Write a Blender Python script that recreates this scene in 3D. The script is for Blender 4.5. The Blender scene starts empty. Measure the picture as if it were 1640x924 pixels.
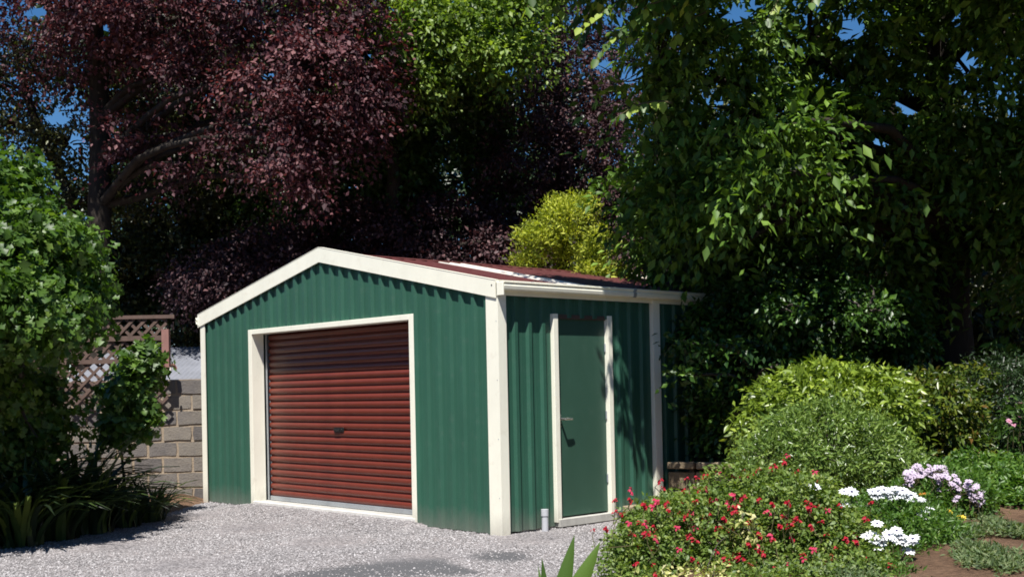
import bpy, bmesh, math, random
import numpy as np
from mathutils import Vector, Matrix

random.seed(7)
RNG = np.random.default_rng(11)
SC = bpy.context.scene
COL = SC.collection

# ------------------------------------------------------------------ camera
FPX, PITCH, ROLL, YAW, PPY = 1862.2, 0.0092, -0.0206, 0.8210, 143.3
CAM = np.array([8.781, -7.992, 1.409])
FW = np.array([-math.sin(YAW) * math.cos(PITCH), math.cos(YAW) * math.cos(PITCH), math.sin(PITCH)])
RT0 = np.array([math.cos(YAW), math.sin(YAW), 0.0])
UP0 = np.cross(RT0, FW)
RT = RT0 * math.cos(ROLL) + UP0 * math.sin(ROLL)
UP = -RT0 * math.sin(ROLL) + UP0 * math.cos(ROLL)
FH = np.array([-math.sin(YAW), math.cos(YAW), 0.0])

cd = bpy.data.cameras.new('camera')
cam = bpy.data.objects.new('camera', cd)
COL.objects.link(cam)
cd.sensor_width = 36
cd.lens = FPX / 1640 * 36
cd.shift_y = PPY / 1640
cd.clip_end = 2000
m = Matrix.Identity(4)
for i in range(3):
    m[i][0], m[i][1], m[i][2], m[i][3] = RT[i], UP[i], -FW[i], CAM[i]
cam.matrix_world = m
SC.camera = cam

# ------------------------------------------------------------------ world, sun, exposure
SUN = np.array([1.0, -1.33, 3.1]); SUN /= np.linalg.norm(SUN)
w = bpy.data.worlds.new('World'); SC.world = w; w.use_nodes = True
nt = w.node_tree
bg = nt.nodes['Background']
sky = nt.nodes.new('ShaderNodeTexSky')
sky.sky_type = 'NISHITA'; sky.sun_disc = False
sky.sun_elevation = math.asin(SUN[2])
sky.sun_rotation = math.atan2(SUN[0], SUN[1])
sky.air_density = 1.0; sky.dust_density = 0.15; sky.ozone_density = 4.0; sky.altitude = 1200
hs = nt.nodes.new('ShaderNodeHueSaturation'); hs.inputs['Saturation'].default_value = 1.25
nt.links.new(sky.outputs[0], hs.inputs['Color']); nt.links.new(hs.outputs[0], bg.inputs[0])
bg.inputs[1].default_value = 0.065
ld = bpy.data.lights.new('sun', 'SUN'); ld.energy = 5.0; ld.angle = math.radians(0.5); ld.color = (1.0, 0.96, 0.90)
lo = bpy.data.objects.new('sun', ld); COL.objects.link(lo)
lo.rotation_euler = Vector(SUN).to_track_quat('Z', 'Y').to_euler()
SC.view_settings.view_transform = 'Standard'
SC.view_settings.look = 'None'
SC.view_settings.exposure = 0.72
SC.view_settings.gamma = 1.0
SC.view_settings.use_curve_mapping = False
try:
    SC.cycles.max_bounces = 8
    SC.cycles.transparent_max_bounces = 4
    SC.cycles.filter_width = 1.75
except Exception:
    pass

# ------------------------------------------------------------------ helpers
def at(px, py, D):
    return CAM + FW * D + RT * ((px - 820) / FPX * D) - UP * ((py - 462 - PPY) / FPX * D)

def rd(x, y):
    "plan coordinates -> (right, depth) from the camera spot"
    vx, vy = x - CAM[0], y - CAM[1]
    return vx * RT0[0] + vy * RT0[1], vx * FH[0] + vy * FH[1]

def xy(r, D):
    return CAM[0] + RT0[0] * r + FH[0] * D, CAM[1] + RT0[1] * r + FH[1] * D

LEFT_D = [-6, 8, 11.6, 14.1, 15.6, 16.4, 30]
LEFT_R = [-5.9, -5.7, -5.1, -4.5, -4.35, -4.3, -4.3]
RIGHT_D = [-6, 7.0, 8.7, 11.0, 12.6, 13.5, 30]
RIGHT_R = [0.55, 0.60, 0.70, 0.98, 1.25, 1.75, 1.75]

def sstep(t):
    t = np.clip(t, 0, 1)
    return t * t * (3 - 2 * t)

def height(r, D):
    r = np.asarray(r, float); D = np.asarray(D, float)
    rr = np.interp(D, RIGHT_D, RIGHT_R); ll = np.interp(D, LEFT_D, LEFT_R)
    near = np.interp(D, [5, 7.5, 10, 12, 13.2, 13.42, 20, 60], [.25, .30, .33, .24, .12, .52, .85, 1.2])
    far = np.interp(D, [5, 7.5, 10, 13, 20, 60], [.25, .30, .40, .52, .9, 1.2])
    k = sstep((r - 2.45) / .5)
    hb = near * (1 - k) + far * k + .09
    z = -.092 + sstep((r - rr - .02) / .42) * hb
    z = z + sstep((ll - r) / .5) * .10
    z = z + .025 * np.sin(r * 2.1 + D) * sstep((r - rr) / .8)
    x, y = xy(r, D)      # gravel banked up to the roller door sill
    z = z + .052 * sstep((x + 5.1) / .3) * sstep((-1.15 - x) / .3) * sstep((y + .9) / .7)
    z = z + sstep((D - 17) / 12) * .35 * (r < rr)
    return z

def hxy(x, y):
    r, D = rd(x, y)
    return height(r, D)

def ground(px, D):
    "point on the ground under image column px at depth D"
    r = (px - 820) / FPX * D
    x, y = xy(r, D)
    return np.array([x, y, float(height(r, D))])

def mesh(name, verts, faces, mat=None, smooth=False):
    me = bpy.data.meshes.new(name)
    me.from_pydata([tuple(map(float, v)) for v in verts], [], faces)
    if mat: me.materials.append(mat)
    if smooth:
        me.polygons.foreach_set('use_smooth', [True] * len(me.polygons))
    me.update()
    return me

def link(name, me, parent=None, loc=None, rot=None):
    o = bpy.data.objects.new(name, me); COL.objects.link(o)
    if parent is not None: o.parent = parent
    if loc is not None: o.location = loc
    if rot is not None: o.rotation_euler = rot
    return o

def thing(name, label, cat, loc=(0, 0, 0), group=None):
    o = bpy.data.objects.new(name, None); COL.objects.link(o)
    o.location = tuple(map(float, loc)); o.empty_display_size = .2
    o['label'] = label; o['category'] = cat
    if group: o['group'] = group
    return o

def tag(o, label, cat, group=None):
    o['label'] = label; o['category'] = cat
    if group: o['group'] = group
    return o

class MB:
    "collects boxes, prisms and tubes into one mesh"
    def __init__(s): s.v = []; s.f = []
    def box(s, x0, y0, z0, x1, y1, z1, b=0.0):
        if b <= 0:
            n = len(s.v)
            s.v += [(x0, y0, z0), (x1, y0, z0), (x1, y1, z0), (x0, y1, z0), (x0, y0, z1), (x1, y0, z1), (x1, y1, z1), (x0, y1, z1)]
            s.f += [tuple(n + i for i in q) for q in ((0, 3, 2, 1), (4, 5, 6, 7), (0, 1, 5, 4), (1, 2, 6, 5), (2, 3, 7, 6), (3, 0, 4, 7))]
        else:
            bm = bmesh.new()
            bmesh.ops.create_cube(bm, size=1)
            for v in bm.verts:
                v.co = Vector(((x0 + x1) / 2 + v.co.x * (x1 - x0), (y0 + y1) / 2 + v.co.y * (y1 - y0), (z0 + z1) / 2 + v.co.z * (z1 - z0)))
            bmesh.ops.bevel(bm, geom=list(bm.edges), offset=b, segments=1, affect='EDGES')
            n = len(s.v); bm.verts.index_update()
            s.v += [tuple(v.co) for v in bm.verts]
            s.f += [tuple(n + v.index for v in f.verts) for f in bm.faces]
            bm.free()
        return s
    def extrude(s, prof, a, b, fn):
        "closed profile (u,v) pushed from a to b; fn(u,v,t)->xyz"
        n = len(s.v); k = len(prof)
        s.v += [fn(u, v, a) for u, v in prof] + [fn(u, v, b) for u, v in prof]
        for i in range(k):
            j = (i + 1) % k
            s.f.append((n + i, n + j, n + k + j, n + k + i))
        s.f.append(tuple(n + i for i in reversed(range(k)))); s.f.append(tuple(n + k + i for i in range(k)))
        return s
    def tube(s, pts, rad, sides=8, cap=True):
        pts = [np.array(p, float) for p in pts]; n0 = len(s.v)
        for i, p in enumerate(pts):
            d = pts[min(i + 1, len(pts) - 1)] - pts[max(i - 1, 0)]
            d /= (np.linalg.norm(d) + 1e-9)
            a = np.cross(d, [0.3, 0.2, 1.0] if abs(d[2]) < .9 else [1.0, 0.1, 0])
            a /= np.linalg.norm(a); b = np.cross(d, a)
            r = rad[i] if hasattr(rad, '__len__') else rad
            for k in range(sides):
                t = 2 * math.pi * k / sides
                s.v.append(tuple(p + (a * math.cos(t) + b * math.sin(t)) * r))
        for i in range(len(pts) - 1):
            for k in range(sides):
                k2 = (k + 1) % sides
                s.f.append((n0 + i * sides + k, n0 + i * sides + k2, n0 + (i + 1) * sides + k2, n0 + (i + 1) * sides + k))
        if cap:
            s.f.append(tuple(n0 + k for k in range(sides)))
            e = n0 + (len(pts) - 1) * sides
            s.f.append(tuple(e + k for k in reversed(range(sides))))
        return s
    def build(s, name, mat, parent=None, loc=None, smooth=False):
        return link(name, mesh(name, s.v, s.f, mat, smooth), parent, loc)

# ------------------------------------------------------------------ materials
def newmat(name, rough=.5, spec=.5, metal=0.0):
    mt = bpy.data.materials.new(name); mt.use_nodes = True
    t = mt.node_tree; b = t.nodes['Principled BSDF']
    b.inputs['Roughness'].default_value = rough
    b.inputs['Specular IOR Level'].default_value = spec
    b.inputs['Metallic'].default_value = metal
    return mt, t, b

def ramp(t, fac, cols):
    r = t.nodes.new('ShaderNodeValToRGB')
    e = r.color_ramp.elements
    e[0].position, e[0].color = cols[0][0], (*cols[0][1], 1)
    e[1].position, e[1].color = cols[-1][0], (*cols[-1][1], 1)
    for p, c in cols[1:-1]:
        q = e.new(p); q.color = (*c, 1)
    t.links.new(fac, r.inputs[0])
    return r

def noise(t, scale, detail=4, rough=.6, coord='Object', vec=None, stretch=None):
    n = t.nodes.new('ShaderNodeTexNoise')
    n.inputs['Scale'].default_value = scale; n.inputs['Detail'].default_value = detail; n.inputs['Roughness'].default_value = rough
    c = t.nodes.new('ShaderNodeTexCoord'); src = c.outputs[coord]
    if stretch:
        mp = t.nodes.new('ShaderNodeMapping'); mp.inputs['Scale'].default_value = stretch
        t.links.new(src, mp.inputs[0]); src = mp.outputs[0]
    t.links.new(src, n.inputs['Vector'])
    return n

def bump(t, b, h, dist=.002, strength=1.0):
    n = t.nodes.new('ShaderNodeBump'); n.inputs['Distance'].default_value = dist; n.inputs['Strength'].default_value = strength
    t.links.new(h, n.inputs['Height']); t.links.new(n.outputs[0], b.inputs['Normal'])

def paint(name, c, rough=.4, var=.12, dirt=(.25, .22, .18), dirt_amt=.25, scale=2.0, spec=.5, mud=False):
    mt, t, b = newmat(name, rough, spec)
    n = noise(t, scale, 6, .65, stretch=(1, 1, .35))
    lo_ = tuple(x * (1 - var) for x in c); hi = tuple(min(1, x * (1 + var)) for x in c)
    r = ramp(t, n.outputs['Fac'], [(.3, lo_), (.7, hi)])
    n2 = noise(t, 9, 8, .7)
    r2 = ramp(t, n2.outputs['Fac'], [(.56, (0, 0, 0)), (.78, (dirt_amt,) * 3)])
    mx = t.nodes.new('ShaderNodeMix'); mx.data_type = 'RGBA'
    t.links.new(r2.outputs[0], mx.inputs[0]); t.links.new(r.outputs[0], mx.inputs[6]); mx.inputs[7].default_value = (*dirt, 1)
    t.links.new(mx.outputs[2], b.inputs['Base Color'])
    r3 = ramp(t, n2.outputs['Fac'], [(.3, (rough * .85,) * 3), (.7, (min(1, rough * 1.3),) * 3)])
    t.links.new(r3.outputs[0], b.inputs['Roughness'])
    if mud:   # rain splash and dust along the foot of the walls
        c = t.nodes.new('ShaderNodeTexCoord'); sx = t.nodes.new('ShaderNodeSeparateXYZ'); t.links.new(c.outputs['Object'], sx.inputs[0])
        a1 = t.nodes.new('ShaderNodeMath'); a1.operation = 'MULTIPLY_ADD'; a1.inputs[1].default_value = .35
        n4 = noise(t, 5, 8, .75, stretch=(1, 1, .4)); t.links.new(n4.outputs['Fac'], a1.inputs[0])
        a2 = t.nodes.new('ShaderNodeMath'); a2.operation = 'MULTIPLY'; a2.inputs[1].default_value = -.9; t.links.new(sx.outputs[2], a2.inputs[0]); t.links.new(a2.outputs[0], a1.inputs[2])
        r4 = ramp(t, a1.outputs[0], [(.02, (0, 0, 0)), (.30, (.55, .55, .55))])
        m4 = t.nodes.new('ShaderNodeMix'); m4.data_type = 'RGBA'
        t.links.new(r4.outputs[0], m4.inputs[0]); t.links.new(mx.outputs[2], m4.inputs[6]); m4.inputs[7].default_value = (.20, .18, .16, 1)
        t.links.new(m4.outputs[2], b.inputs['Base Color'])
    n3 = noise(t, 1.6, 2, .5)
    bump(t, b, n3.outputs['Fac'], .006, .5)
    return mt

def leafmat(name, cols, rough=.42, trans=.25, spec=.5, tcol=None):
    mt, t, b = newmat(name, rough, spec)
    a = t.nodes.new('ShaderNodeAttribute'); a.attribute_name = 'v'
    k = len(cols)
    r = ramp(t, a.outputs['Fac'], [((i + .0) / (k - 1), c) for i, c in enumerate(cols)])
    t.links.new(r.outputs[0], b.inputs['Base Color'])
    if trans > 0:
        tr = t.nodes.new('ShaderNodeBsdfTranslucent')
        hs = t.nodes.new('ShaderNodeMix'); hs.data_type = 'RGBA'; hs.blend_type = 'MULTIPLY'; hs.inputs[0].default_value = 1
        t.links.new(r.outputs[0], hs.inputs[6]); hs.inputs[7].default_value = (*(tcol or (1.6, 1.7, .6)), 1)
        t.links.new(hs.outputs[2], tr.inputs[0])
        mx = t.nodes.new('ShaderNodeMixShader'); mx.inputs[0].default_value = trans
        t.links.new(b.outputs[0], mx.inputs[1]); t.links.new(tr.outputs[0], mx.inputs[2])
        t.links.new(mx.outputs[0], t.nodes['Material Output'].inputs[0])
    return mt

def bark(name, c1, c2):
    mt, t, b = newmat(name, .9, .2)
    n = noise(t, 7, 8, .7, stretch=(1, 1, .25))
    r = ramp(t, n.outputs['Fac'], [(.3, c1), (.7, c2)])
    t.links.new(r.outputs[0], b.inputs['Base Color'])
    bump(t, b, n.outputs['Fac'], .03, 1)
    return mt

M = {}
M['green'] = paint('green_steel', (.030, .100, .067), .44, .12, (.08, .12, .10), .3, spec=.35, mud=True)
M['door_green'] = paint('green_door_paint', (.034, .086, .060), .42, .08, (.06, .12, .09), .3, spec=.4)
M['cream'] = paint('cream_paint', (.86, .84, .71), .38, .05, (.50, .42, .30), .3, 3, mud=True)
M['red'] = paint('red_roller_paint', (.135, .026, .015), .34, .14, (.20, .09, .06), .3)
M['roof_red'] = paint('red_roof_paint', (.090, .022, .020), .5, .15, (.16, .1, .08), .3)
M['pale_cream'] = paint('pale_cream_finish', (.75, .70, .62), .3, .06, (.5, .4, .3), .3)  # pale finish for one roof sheet and the small pipe cap
M['galv'] = paint('galvanised_steel', (.42, .45, .48), .35, .2, (.3, .3, .3), .3)
M['galv'].node_tree.nodes['Principled BSDF'].inputs['Metallic'].default_value = .6
M['concrete'] = paint('concrete', (.40, .39, .36), .85, .2, (.2, .19, .17), .5, 6)
M['white_sill'] = paint('pale_concrete_edge', (.62, .61, .58), .8, .12, (.3, .28, .25), .4, 6)
M['black'] = paint('black_plastic', (.012, .012, .012), .4, .1, (.05, .05, .05), .2)
M['chrome'] = paint('brushed_metal', (.62, .62, .60), .25, .1, (.4, .4, .4), .2)
M['chrome'].node_tree.nodes['Principled BSDF'].inputs['Metallic'].default_value = .9
M['pvc'] = paint('grey_pvc', (.46, .47, .50), .5, .1, (.2, .2, .2), .3)
M['zinc'] = paint('weathered_zinc_roof', (.20, .21, .24), .5, .2, (.14, .13, .12), .5)
M['brown'] = paint('brown_fascia', (.07, .045, .035), .6, .2, (.1, .08, .06), .3)
M['lattice'] = paint('weathered_lattice', (.11, .070, .055), .8, .25, (.16, .13, .10), .5, 8)
M['lattice_post'] = paint('faded_pink_brown_paint', (.26, .13, .11), .7, .15, (.3, .22, .18), .4, 8)
M['dark_green'] = paint('grey_green_gutter', (.08, .10, .09), .5, .2, (.2, .2, .2), .3)
M['black_door_rail'] = paint('dark_rubber', (.05, .02, .02), .6, .1)
M['bark_dark'] = bark('dark_bark', (.018, .014, .011), (.055, .045, .036))
M['bark_pale'] = bark('grey_bark', (.04, .034, .028), (.12, .10, .085))
M['stem'] = bark('green_brown_stem', (.05, .05, .02), (.12, .10, .05))

def block_mat(name, c1, c2, c3):
    mt, t, b = newmat(name, .92, .25)
    oi = t.nodes.new('ShaderNodeObjectInfo')
    n = noise(t, 6, 8, .7)
    mt2 = t.nodes.new('ShaderNodeMath'); mt2.operation = 'MULTIPLY_ADD'; mt2.inputs[1].default_value = .45
    t.links.new(oi.outputs['Random'], mt2.inputs[0]); 
    m3 = t.nodes.new('ShaderNodeMath'); m3.operation = 'MULTIPLY'; m3.inputs[1].default_value = .75
    t.links.new(n.outputs['Fac'], m3.inputs[0]); t.links.new(m3.outputs[0], mt2.inputs[2])
    r = ramp(t, mt2.outputs[0], [(.25, c1), (.5, c2), (.85, c3)])
    t.links.new(r.outputs[0], b.inputs['Base Color'])
    n2 = noise(t, 40, 8, .7)
    bump(t, b, n2.outputs['Fac'], .012, 1)
    return mt
M['block'] = block_mat('rough_grey_block', (.085, .078, .076), (.145, .132, .125), (.22, .195, .165))
M['mortar'] = block_mat('tan_mortar', (.19, .15, .11), (.29, .225, .16), (.38, .31, .23))
M['timber'] = block_mat('weathered_timber', (.10, .075, .05), (.22, .17, .11), (.34, .28, .19))

def soil_mat():
    mt, t, b = newmat('garden_soil', .95, .15)
    n = noise(t, 1.2, 8, .75)
    n2 = noise(t, 22, 8, .75)
    r = ramp(t, n.outputs['Fac'], [(.35, (.12, .072, .046)), (.55, (.22, .14, .092)), (.7, (.31, .21, .15))])
    r2 = ramp(t, n2.outputs['Fac'], [(.3, (.5, .5, .5)), (.7, (1.3, 1.25, 1.2))])
    mx = t.nodes.new('ShaderNodeMix'); mx.data_type = 'RGBA'; mx.blend_type = 'MULTIPLY'; mx.inputs[0].default_value = 1
    t.links.new(r.outputs[0], mx.inputs[6]); t.links.new(r2.outputs[0], mx.inputs[7])
    t.links.new(mx.outputs[2], b.inputs['Base Color'])
    bump(t, b, n2.outputs['Fac'], .05, 1)
    return mt
M['soil'] = soil_mat()

def gravel_mat():
    mt, t, b = newmat('crushed_gravel', .9, .2)
    c = t.nodes.new('ShaderNodeTexCoord')
    v = t.nodes.new('ShaderNodeTexVoronoi'); v.inputs['Scale'].default_value = 55
    t.links.new(c.outputs['Object'], v.inputs['Vector'])
    sp = t.nodes.new('ShaderNodeSeparateColor'); t.links.new(v.outputs['Color'], sp.inputs[0])
    r = ramp(t, sp.outputs[0], [(0, (.105, .10, .10)), (.5, (.22, .21, .212)), (1, (.37, .355, .355))])
    n = noise(t, .9, 5, .6, stretch=(1, 1, 1))
    r2 = ramp(t, n.outputs['Fac'], [(.35, (.85, .84, .86)), (.6, (1.1, 1.05, 1.04))])
    # a band across the drive and a patch by the corner are mixed darker
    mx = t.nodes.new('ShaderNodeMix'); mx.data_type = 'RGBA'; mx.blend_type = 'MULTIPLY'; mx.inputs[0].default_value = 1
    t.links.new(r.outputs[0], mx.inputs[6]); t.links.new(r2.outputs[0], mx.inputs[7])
    a = t.nodes.new('ShaderNodeAttribute'); a.attribute_name = 'dark_gravel'
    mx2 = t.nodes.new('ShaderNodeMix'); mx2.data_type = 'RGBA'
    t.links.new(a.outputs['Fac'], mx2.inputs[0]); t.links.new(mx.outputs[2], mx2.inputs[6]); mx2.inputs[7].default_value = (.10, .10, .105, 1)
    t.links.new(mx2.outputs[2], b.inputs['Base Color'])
    bump(t, b, v.outputs['Distance'], .012, 1)
    return mt
M['gravel'] = gravel_mat()
def stone_mat():
    mt, t, b = newmat('gravel_stone', .85, .25)
    a = t.nodes.new('ShaderNodeAttribute'); a.attribute_name = 'v'
    r = ramp(t, a.outputs['Fac'], [(0, (.085, .08, .082)), (.4, (.21, .20, .202)), (.8, (.37, .352, .355)), (1, (.50, .485, .495))])
    t.links.new(r.outputs[0], b.inputs['Base Color'])
    return mt
M['stone'] = stone_mat()

# ------------------------------------------------------------------ ground
def axis(lo_, hi, flo, fhi, fine, grow=1.35):
    c = list(np.arange(flo, fhi + 1e-6, fine)); s = fine; x = fhi
    while x < hi: s *= grow; x += s; c.append(x)
    s = fine; x = flo; pre = []
    while x > lo_: s *= grow; x -= s; pre.append(x)
    return np.array(pre[::-1] + c)

def grid_sheet(name, rs, Ds, zfn, mat):
    R_, D_ = np.meshgrid(rs, Ds)
    X, Y = xy(R_, D_); Z = zfn(R_, D_)
    nv = np.stack([X, Y, Z], -1).reshape(-1, 3)
    nr, nd = len(rs), len(Ds)
    i = np.arange(nr - 1); j = np.arange(nd - 1)
    I, J = np.meshgrid(i, j); b = (J * nr + I).ravel()
    F = np.stack([b, b + 1, b + nr + 1, b + nr], 1)
    me = bpy.data.meshes.new(name)
    me.vertices.add(len(nv)); me.vertices.foreach_set('co', nv.ravel().astype(np.float32))
    me.loops.add(F.size); me.loops.foreach_set('vertex_index', F.ravel().astype(np.int32))
    me.polygons.add(len(F)); me.polygons.foreach_set('loop_start', np.arange(0, F.size, 4, dtype=np.int32))
    me.polygons.foreach_set('use_smooth', np.ones(len(F), bool))
    me.update(calc_edges=True); me.validate(); me.materials.append(mat)
    return link(name, me), R_, D_

g, _, _ = grid_sheet('ground', axis(-400, 400, -7, 8, .12), axis(-60, 900, 4, 17, .12), lambda r, D: height(r, D), M['soil'])
g['kind'] = 'structure'

def dark_gravel_at(r, D):
    "mask of darker grey: a crescent across the drive and a small patch by the corner"
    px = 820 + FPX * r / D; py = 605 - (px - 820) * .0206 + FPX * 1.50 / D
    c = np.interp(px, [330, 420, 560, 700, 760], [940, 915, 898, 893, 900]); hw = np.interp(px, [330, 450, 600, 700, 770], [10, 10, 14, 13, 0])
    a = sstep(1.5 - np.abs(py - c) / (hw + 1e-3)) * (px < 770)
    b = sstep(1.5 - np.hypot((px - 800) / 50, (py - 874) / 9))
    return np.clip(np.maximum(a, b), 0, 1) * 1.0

S_ = np.linspace(0, 1, 120)
Dd = axis(-6, 17.0, 7, 16.9, .08)
Dd = Dd[Dd < 17.05]
def drive():
    T, D_ = np.meshgrid(S_, Dd)
    wob = .06 * np.sin(D_ * 5.1) + .04 * np.sin(D_ * 11.3)
    L = np.interp(D_, LEFT_D, LEFT_R) + wob * .7; R_ = np.interp(D_, RIGHT_D, RIGHT_R) + wob
    r = L + (R_ - L) * T
    X, Y = xy(r, D_)
    Z = height(r, D_) + .006 + .012 * np.sin(r * 3 + 1) * np.sin(D_ * 2.3) * 1.0 * (np.minimum(T, 1 - T) > .03)
    Z = np.maximum(Z, height(r, D_) + .004)
    nv = np.stack([X, Y, Z], -1).reshape(-1, 3); nr, nd = len(S_), len(Dd)
    I, J = np.meshgrid(np.arange(nr - 1), np.arange(nd - 1)); b = (J * nr + I).ravel()
    F = np.stack([b, b + 1, b + nr + 1, b + nr], 1)
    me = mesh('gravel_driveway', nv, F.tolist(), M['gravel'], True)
    at_ = me.attributes.new('dark_gravel', 'FLOAT', 'POINT'); at_.data.foreach_set('value', dark_gravel_at(r, np.maximum(D_, 1)).ravel().astype(np.float32))
    o = link('gravel_driveway', me); o['kind'] = 'structure'
drive()

def tri_mesh(name, V, F, v, mat, mats=None, midx=None):
    me = bpy.data.meshes.new(name)
    me.vertices.add(len(V)); me.vertices.foreach_set('co', np.ascontiguousarray(V, np.float32).ravel())
    me.loops.add(F.size); me.loops.foreach_set('vertex_index', F.ravel().astype(np.int32))
    me.polygons.add(len(F)); me.polygons.foreach_set('loop_start', np.arange(0, F.size, 3, dtype=np.int32))
    me.update(calc_edges=True)
    a = me.attributes.new('v', 'FLOAT', 'POINT'); a.data.foreach_set('value', np.ascontiguousarray(v, np.float32))
    me.materials.append(mat)
    return me

def gravel_stones(n=95000):
    D = 8.2 + 8.6 * RNG.random(n) ** 1.15
    L = np.interp(D, LEFT_D, LEFT_R); R_ = np.interp(D, RIGHT_D, RIGHT_R) + .12
    Lv = np.maximum(L, -.47 * D); r = Lv + (R_ - Lv) * RNG.random(n)
    x, y = xy(r, D)
    keep = ~((x > -6.1) & (x < .0) & (y > -.0) & (y < 8)); keep &= RNG.random(n) > dark_gravel_at(r, D) * .85
    # a few stones spill past the edges
    r, D, x, y = r[keep], D[keep], x[keep], y[keep]; n = len(r)
    z = height(r, D) + .008
    s = .005 + .0075 * RNG.random(n) ** 1.6; a0 = RNG.random(n) * 6.28
    V = np.zeros((n, 5, 3))
    for k in range(4):
        a = a0 + k * 1.571 + RNG.normal(0, .25, n); q = s * (.8 + .5 * RNG.random(n))
        V[:, k, 0] = x + q * np.cos(a); V[:, k, 1] = y + q * np.sin(a); V[:, k, 2] = z + s * (RNG.random(n) * .5 - .1)
    V[:, 4, 0] = x + RNG.normal(0, .3, n) * s; V[:, 4, 1] = y + RNG.normal(0, .3, n) * s; V[:, 4, 2] = z + s * (.7 + .6 * RNG.random(n))
    b = np.arange(n) * 5
    F = np.concatenate([np.stack([b + k, b + (k + 1) % 4, b + 4], 1) for k in range(4)])
    v = np.repeat(RNG.beta(2, 2.2, n), 5)
    o = link('gravel', tri_mesh('gravel', V.reshape(-1, 3), F, v, M['stone'])); o['kind'] = 'stuff'
    tag(o, 'loose pale grey crushed gravel lying over the driveway', 'gravel')
gravel_stones()

# ------------------------------------------------------------------ the green shed
W, H = 6.145, 2.40
RX, RZ = -3.16, 3.055            # ridge, underside of roof at the gable
LT = 5.6                         # full depth of the shed
LP = 2.50                        # the trim post in the side wall
OX0, OX1, OZ = -4.883, -1.343, 2.259     # outer edges of the roller door trim
RIB = .034
shed = thing('metal_shed', 'green corrugated steel shed with cream trim, red roller door and low pitched gable roof', 'shed', (0, 0, 0))

def rib_profile(a, b, pitch=.2, off=.05):
    "list of (u, depth) along a wall from a to b"
    out = [(a, 0.0)]
    k = math.floor((a - off) / pitch) - 1
    while True:
        c = off + k * pitch; k += 1
        if c > b + .1: break
        pr = [(c - .040, 0), (c - .021, RIB), (c + .021, RIB), (c + .040, 0), (c + .094, 0), (c + .100, .0018), (c + .106, 0)]
        for u, d in pr:
            if a + .001 < u < b - .001: out.append((u, d))
    out.append((b, 0.0))
    return out

def sheet(name, a, b, z0, ztop, place, mat, parent, off=.05, th=.0):
    pr = rib_profile(a, b, off=off)
    V, F = [], []
    for u, d in pr:
        z1 = ztop(u) if callable(ztop) else ztop
        V.append(place(u, d, z0)); V.append(place(u, d, z1))
    for i in range(len(pr) - 1):
        F.append((2 * i, 2 * i + 2, 2 * i + 3, 2 * i + 1))
    return link(name, mesh(name, V, F, mat), parent)

def gable(x):
    return H + .02 + (RZ - H - .02) * (1 - abs(x - RX) / (RX + W if x < RX else -RX))
front = lambda u, d, z: (u, -d, z)
side = lambda u, d, z: (d, u, z)
# front wall sheets, each about 0.8 m cover
edges = [-W + .0, -5.46, OX0 + .03]
for a, b in zip(edges, edges[1:]): sheet('wall_sheet', a, b, -.075, gable, front, M['green'], shed)
edges = [OX0 + .03, -4.06, -3.26, -2.46, -1.66, OX1 - .03]
for a, b in zip(edges, edges[1:]): sheet('wall_sheet', a, b, OZ - .03, gable, front, M['green'], shed)
edges = [OX1 - .03, -.66, -.0]
for a, b in zip(edges, edges[1:]): sheet('wall_sheet', a, b, -.075, gable, front, M['green'], shed)
# side wall
D0, D1, DZ = .758, 1.684, 2.178
for a, b in ((0, D0 + .02),): sheet('wall_sheet', a, b, -.06, H + .02, side, M['green'], shed, .03)
sheet('wall_sheet', D0 + .02, D1 - .02, DZ - .02, H + .02, side, M['green'], shed, .03)
for a, b in ((D1 - .02, LP - .05), (LP - .05, 3.3), (3.3, 4.1), (4.1, 4.9), (4.9, LT)): sheet('wall_sheet', a, b, -.0, H + .02, side, M['green'], shed, .03)
# far side and back
left = lambda u, d, z: (-W - d + .0, u, z)
back = lambda u, d, z: (u, LT + d, z)
for k in range(7): sheet('wall_sheet', k * .8, min(LT, k * .8 + .8), -.075, H + .02, left, M['green'], shed)
for k in range(8): sheet('wall_sheet', -W + k * .8, min(0, -W + k * .8 + .8), -.0, gable, back, M['green'], shed)
# slab
MB().box(-W + .02, .30, -.20, -.02, LT - .02, -.004).build('slab', M['concrete'], shed)
MB().box(OX0 + .06, .004, -.20, OX1 - .06, .298, -.002).build('apron', M['concrete'], shed)
MB().box(OX0 + .06, -.045, -.10, OX1 - .03, .002, .000, .004).build('sill', M['white_sill'], shed)

# corner trims
def angle_trim(name, prof, z0, z1):
    return MB().extrude(prof, z0, z1, lambda u, v, t: (u, v, t)).build(name, M['cream'], shed)
e = RIB + .004
angle_trim('corner_trim', [(-.135, -e), (e + .012, -e), (e + .012, .075), (e, .075), (e, -e + .012), (-.135, -e + .012)], -.115, H + .0)
angle_trim('corner_trim', [(-W - e, -e), (-W + .085, -e), (-W + .085, -e + .01), (-W - e + .01, -e + .01), (-W - e + .01, .08), (-W - e, .08)], -.10, H + .0)
angle_trim('post_trim', [(.0, LP - .115), (e + .02, LP - .115), (e + .02, LP), (.0, LP)], .06, H + .0)
# roller door trims: flat face frame with deep reveals behind it
f0 = -e
t_ = .085
MB().box(OX0, f0, -.10, OX0 + t_, .145, OZ, .003).build('jamb', M['cream'], shed)
MB().box(OX1 - t_, f0, -.10, OX1, .145, OZ, .003).build('jamb', M['cream'], shed)
MB().box(OX0 + t_ + .001, f0 + .0, OZ - .062, OX1 - t_ - .001, .145, OZ, .003).build('head_trim', M['cream'], shed)
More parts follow.
